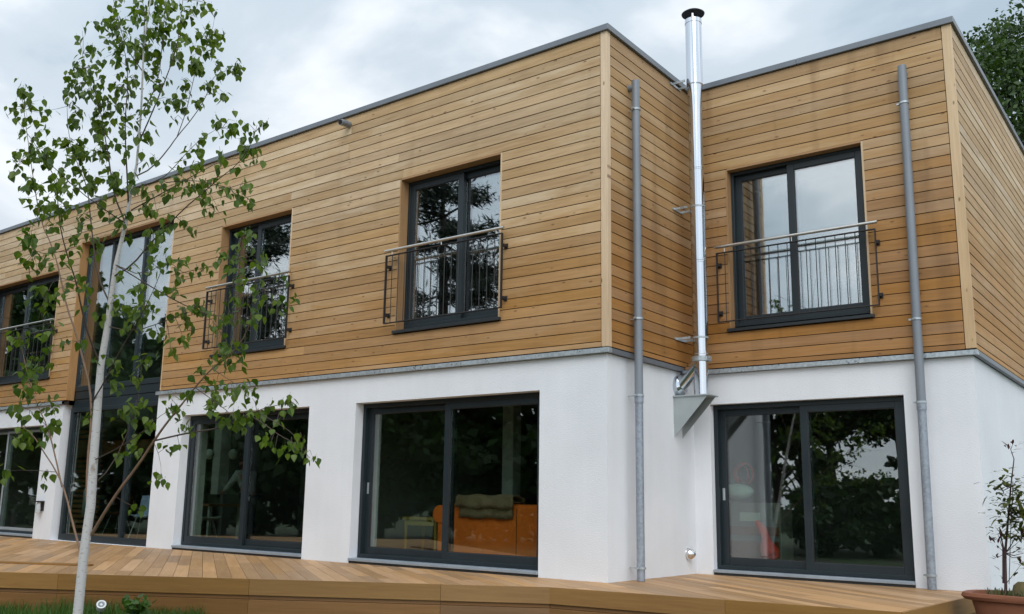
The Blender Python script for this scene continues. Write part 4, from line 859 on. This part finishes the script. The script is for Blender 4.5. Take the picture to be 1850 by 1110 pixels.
# ------------------------------------------------------------------ grass, weed, garden spotlight, stones
M_grass = leafmat('grass_blade', (.035, .085, .012), (.075, .15, .025), .3)
ed = np.array([FE[1][0]-FE[0][0], FE[1][1]-FE[0][1]]); EL = np.linalg.norm(ed); ed /= EL; en = np.array([ed[1], -ed[0]])
gv, gf = [], []
def blade(x, y, h, lean):
    b_ = len(gv); a = random.uniform(0, 6.28); wx, wy = math.cos(a)*.004, math.sin(a)*.004; l = random.uniform(0, 6.28); lx, ly = math.cos(l)*lean, math.sin(l)*lean
    gv.extend([(x-wx, y-wy, GZ), (x+wx, y+wy, GZ), (x-wx*.8+lx*.35, y-wy*.8+ly*.35, GZ+h*.55), (x+wx*.8+lx*.35, y+wy*.8+ly*.35, GZ+h*.55), (x+lx, y+ly, GZ+h)]); gf.extend([(b_, b_+1, b_+3, b_+2), (b_+2, b_+3, b_+4)])
for k in range(15000):
    s_ = random.uniform(0, EL*.66); o_ = random.random()**1.4*1.7+.02
    if math.sin(s_*2.1)+math.sin(s_*5.3+1) < -1.2 and random.random() < .7: continue
    p_ = np.array(FE[0])+ed*s_+en*o_; blade(p_[0], p_[1], random.uniform(.07, .19)*(1.15-.25*math.sin(s_*3)), random.uniform(.01, .09))
for k in range(2500):
    s_ = random.uniform(EL*.62, EL*.8); p_ = np.array(FE[0])+ed*s_+en*random.uniform(.02, 1.4); blade(p_[0], p_[1], random.uniform(.02, .08), .03)
o = raw('grass', gv, gf, M_grass); tag(o, 'tufty green grass growing along the foot of the deck', 'grass', kind='stuff')
def weed(p_, label, n, h, mat, sz):
    t = empty('leafy_weed', (p_[0], p_[1], GZ), label, 'plant'); mb = MB(); pts_ = []
    for k in range(n):
        a = random.uniform(0, 6.28); l = random.uniform(.02, .12); e_ = Vector((p_[0]+l*math.cos(a), p_[1]+l*math.sin(a), GZ+random.uniform(.35, 1)*h)); mb.tube([(p_[0], p_[1], GZ), (p_[0]+l*.4*math.cos(a), p_[1]+l*.4*math.sin(a), (GZ+e_.z)/2), e_], .003, 4, False)
        for j in range(4): pts_.append(tuple(e_+Vector([random.gauss(0, .03) for _ in range(3)])))
    mb.build('stem', mat, t); cards(np.array(pts_), sz, mat, 'leaves', t, aspect=.8, up_bias=1.2)
q = at(243, 1100, 9.45); weed((q[0], q[1]), 'small bushy green weed at the foot of the deck right of the spotlight', 30, .27, M_grass, .085)
q = at(183, 1093, 9.55); sp_ = empty('garden_spotlight', (q[0], q[1], GZ), 'small round white-rimmed garden spotlight beside the birch trunk', 'spotlight')
dr = Vector((CAM-q)).normalized(); dr = (dr+Vector((.1, 0, .75))).normalized(); Mx = Matrix.Translation(Vector(q)) @ dr.to_track_quat('Z', 'Y').to_matrix().to_4x4()
MB().lathe((0, 0, 0), [(.03, -.07), (.045, -.06), (.048, 0), (.048, .012), (.034, .012), (.03, .004)], 24).build('housing', plain('white_rim', (.7, .7, .7), .35, .3), sp_, smooth=False, M=Mx)
MB().lathe((0, 0, 0), [(.001, .006), (.03, .004)], 24).build('lens', plain('spot_lens', (.22, .25, .26), .1, .2), sp_, M=Mx); MB().lathe((0, 0, 0), [(.001, .012), (.012, .008), (.014, .004)], 16).build('bulb', plain('bulb_glass', (.75, .75, .75), .15), sp_, M=Mx)
MB().tube([tuple(Vector(q)-dr*.05), (q[0], q[1], GZ-.05)], .008, 6).build('spike', M_black, sp_)
for k, (u_, v_) in enumerate(((262, 1107), (285, 1108), (305, 1109), (330, 1109), (485, 1112), (112, 1106), (45, 1104))):
    q = at(u_, v_, 9.2); s_ = random.uniform(.018, .035); c = MB(); pr_ = [(.2, -.6), (.8, -.45), (1, 0), (.75, .4), (.2, .6)]
    c.lathe((q[0], q[1], GZ+.02), [(r_*s_, z_*s_) for r_, z_ in pr_], 9, random.uniform(.8, 1.6), random.uniform(.7, 1.2)); c.f += [tuple(range(9))[::-1], tuple(range(36, 45))]
    o = c.build('stone', plain('pale_stone', (.5, .48, .44), .9, 0, .25, 20)); tag(o, 'small pale stone lying in the soil at the foot of the deck', 'stone', 'pale stones in the soil')
# offcut of board left lying on the deck
q = aty(0, 0, 0); a_ = np.array([-5.9, -3.35]); o = MB().box(-.9, .55, -.05, .05, 0, .022).build('timber_offcut', M_fascia, None, bevel=.003, M=Matrix.Translation((a_[0]-.25, a_[1]+.05, .001)) @ Matrix.Rotation(math.radians(28), 4, 'Z')); tag(o, 'loose brown timber offcut lying on the deck at far left', 'timber')

# ------------------------------------------------------------------ terracotta planter at the right
M_terra = plain('terracotta', (.22, .078, .038), .8, 0, .22, 5, bump=.2, bscale=50)
pc = (4.42, 1.05); pz = .105
pl = empty('terracotta_planter', (pc[0], pc[1], GZ), 'large terracotta planter with rolled rim beyond the right end of the deck', 'planter')
MB().lathe((pc[0], pc[1], 0), [(.001, GZ), (.78, GZ), (.90, pz-.10), (.905, pz-.075), (.97, pz-.065), (1.0, pz-.035), (.985, pz-.005), (.95, pz), (.90, pz-.005), (.885, pz-.08), (.001, pz-.07)], 48, .97, .40, 3.4).build('pot', M_terra, pl, smooth=True)
MB().lathe((pc[0], pc[1], 0), [(.001, pz-.02), (.5, pz-.03), (.895, pz-.05)], 30, .97, .40, 3.4).build('soil', plain('soil', (.05, .035, .022), .95, 0, .3, 20, bump=.8), pl)
M_shrub = leafmat('shrub_leaf', (.03, .05, .011), (.16, .17, .035), .35, .35); M_shrub2 = leafmat('shrub_leaf_purple', (.06, .02, .03), (.10, .04, .045), .25, .4)
M_stem = plain('purple_brown_stem', (.06, .03, .03), .7); M_cane = plain('green_cane', (.12, .17, .16), .5)
sb = empty('potted_shrub', (3.85, 1.05, pz), 'upright shrub with narrow dark leaves growing in the terracotta planter', 'plant')
g0 = lambda u_, v_, dy=0: aty(u_, v_, 1.05+dy)
stem = [g0(1817, 1075), g0(1817, 1056), g0(1816, 1000), g0(1822, 930), g0(1826, 880), g0(1832, 830), g0(1826, 812)]
MB().tube(stem, [.016, .014, .012, .009, .007, .005, .003], 8).build('stem', M_stem, sb, smooth=True)
MB().tube([g0(1813, 1054), g0(1812, 985), g0(1805, 960)], [.012, .008, .003], 6).build('stem', M_stem, sb, smooth=True)
MB().tube([g0(1823, 1056, .03), g0(1826, 960, .03), g0(1830, 870, .03)], .004, 6).build('cane', M_cane, sb)
def blades(centers, L_, wd, mat, name, parent):
    v = []; f = []
    for c, d in centers:
        d = Vector(d).normalized(); sdir = d.cross(Vector((0, 0, 1))).normalized() if abs(d.z) < .95 else Vector((1, 0, 0)); n_ = sdir.cross(d); l = L_*random.uniform(.7, 1.25); b_ = len(v); c = Vector(c)
        v += [c, c+d*l*.35+sdir*wd*.5*l+n_*l*.06, c+d*l*.35-sdir*wd*.5*l+n_*l*.06, c+d*l*.75+sdir*wd*.3*l+n_*l*.04, c+d*l*.75-sdir*wd*.3*l+n_*l*.04, c+d*l-n_*l*.04]
        f += [(b_, b_+1, b_+2), (b_+1, b_+3, b_+4, b_+2), (b_+3, b_+5, b_+4)]
    return raw(name, v, f, mat, parent, True)
cs = []; tws = MB(); cp = []
for (u_, v_, n_) in ((1812, 872, 18), (1835, 870, 22), (1800, 885, 8), (1832, 895, 26), (1818, 910, 22), (1845, 905, 20), (1812, 925, 14), (1838, 925, 30), (1848, 935, 20), (1826, 945, 26), (1842, 955, 26), (1815, 950, 10), (1835, 968, 14), (1806, 952, 8), (1803, 965, 6), (1845, 990, 5), (1848, 1000, 8), (1842, 1008, 6)):
    e_ = Vector(g0(u_, v_, random.uniform(-.13, .13))); k = min(range(len(stem)), key=lambda i: abs(stem[i][2]-(e_.z-.08))); tws.tube([stem[k], (Vector(stem[k])+e_)/2+Vector((0, 0, -.02)), e_], [.005, .004, .002], 5, False)
    for j in range(int(n_*1.7)): cs.append((e_+Vector([random.gauss(0, .06) for _ in range(3)])*Vector((1, 1, 1)).length/1.73, (random.gauss(0, 1), random.gauss(0, 1), random.uniform(-.5, .35))))
for (u_, v_, n_) in ((1826, 812, 9), (1830, 803, 5), (1800, 985, 6), (1802, 1008, 4), (1806, 975, 6), (1845, 1020, 5), (1808, 1040, 4), (1845, 975, 3)):
    e_ = Vector(g0(u_, v_, random.uniform(-.05, .05))); k = min(range(len(stem)), key=lambda i: abs(stem[i][2]-(e_.z-.05))); tws.tube([stem[k], e_], [.004, .0015], 5, False)
    for j in range(n_): cp.append((e_+Vector([random.gauss(0, .02) for _ in range(3)]), (random.gauss(0, 1), random.gauss(0, 1), random.uniform(-.2, .9))))
tws.build('twigs', M_stem, sb)['kind'] = 'stuff'; o = blades(cs, .105, .36, M_shrub, 'leaves', sb); o['kind'] = 'stuff'; o = blades(cp, .085, .3, M_shrub2, 'purple_leaves', sb)
gw = []
for k in range(900):
    a = random.uniform(0, 6.28); r_ = math.sqrt(random.random())*.85; gw.append(((pc[0]+r_*.9*math.cos(a), pc[1]+r_*.34*math.sin(a), pz-.03), (random.gauss(0, .5), random.gauss(0, .5), 1)))
o = blades(gw, .075, .12, leafmat('planter_weed', (.05, .075, .02), (.10, .11, .04)), 'planter_grass', None); tag(o, 'low wispy growth covering the soil of the terracotta planter', 'ground cover', kind='stuff')
q = g0(1853, 1047, -.05); o = MB().lathe((q[0], q[1], pz-.05), [(.001, .17), (.07, .165), (.11, .13), (.13, .06), (.135, 0)], 16).build('mossy_clump', plain('moss', (.11, .085, .03), .95, 0, .4, 30, bump=1, bscale=60), None, smooth=True); tag(o, 'brown mossy clump beside the shrub in the planter', 'moss')
gl_ = [((Vector(g0(1852, 945, .05+.03*k))), (random.uniform(-.4, .1), -.3, random.choice((-.9, .5)))) for k in range(4)]
o = blades(gl_, .26, .16, leafmat('pale_strap_leaf', (.28, .30, .14), (.34, .36, .2)), 'strap_leaves', sb)
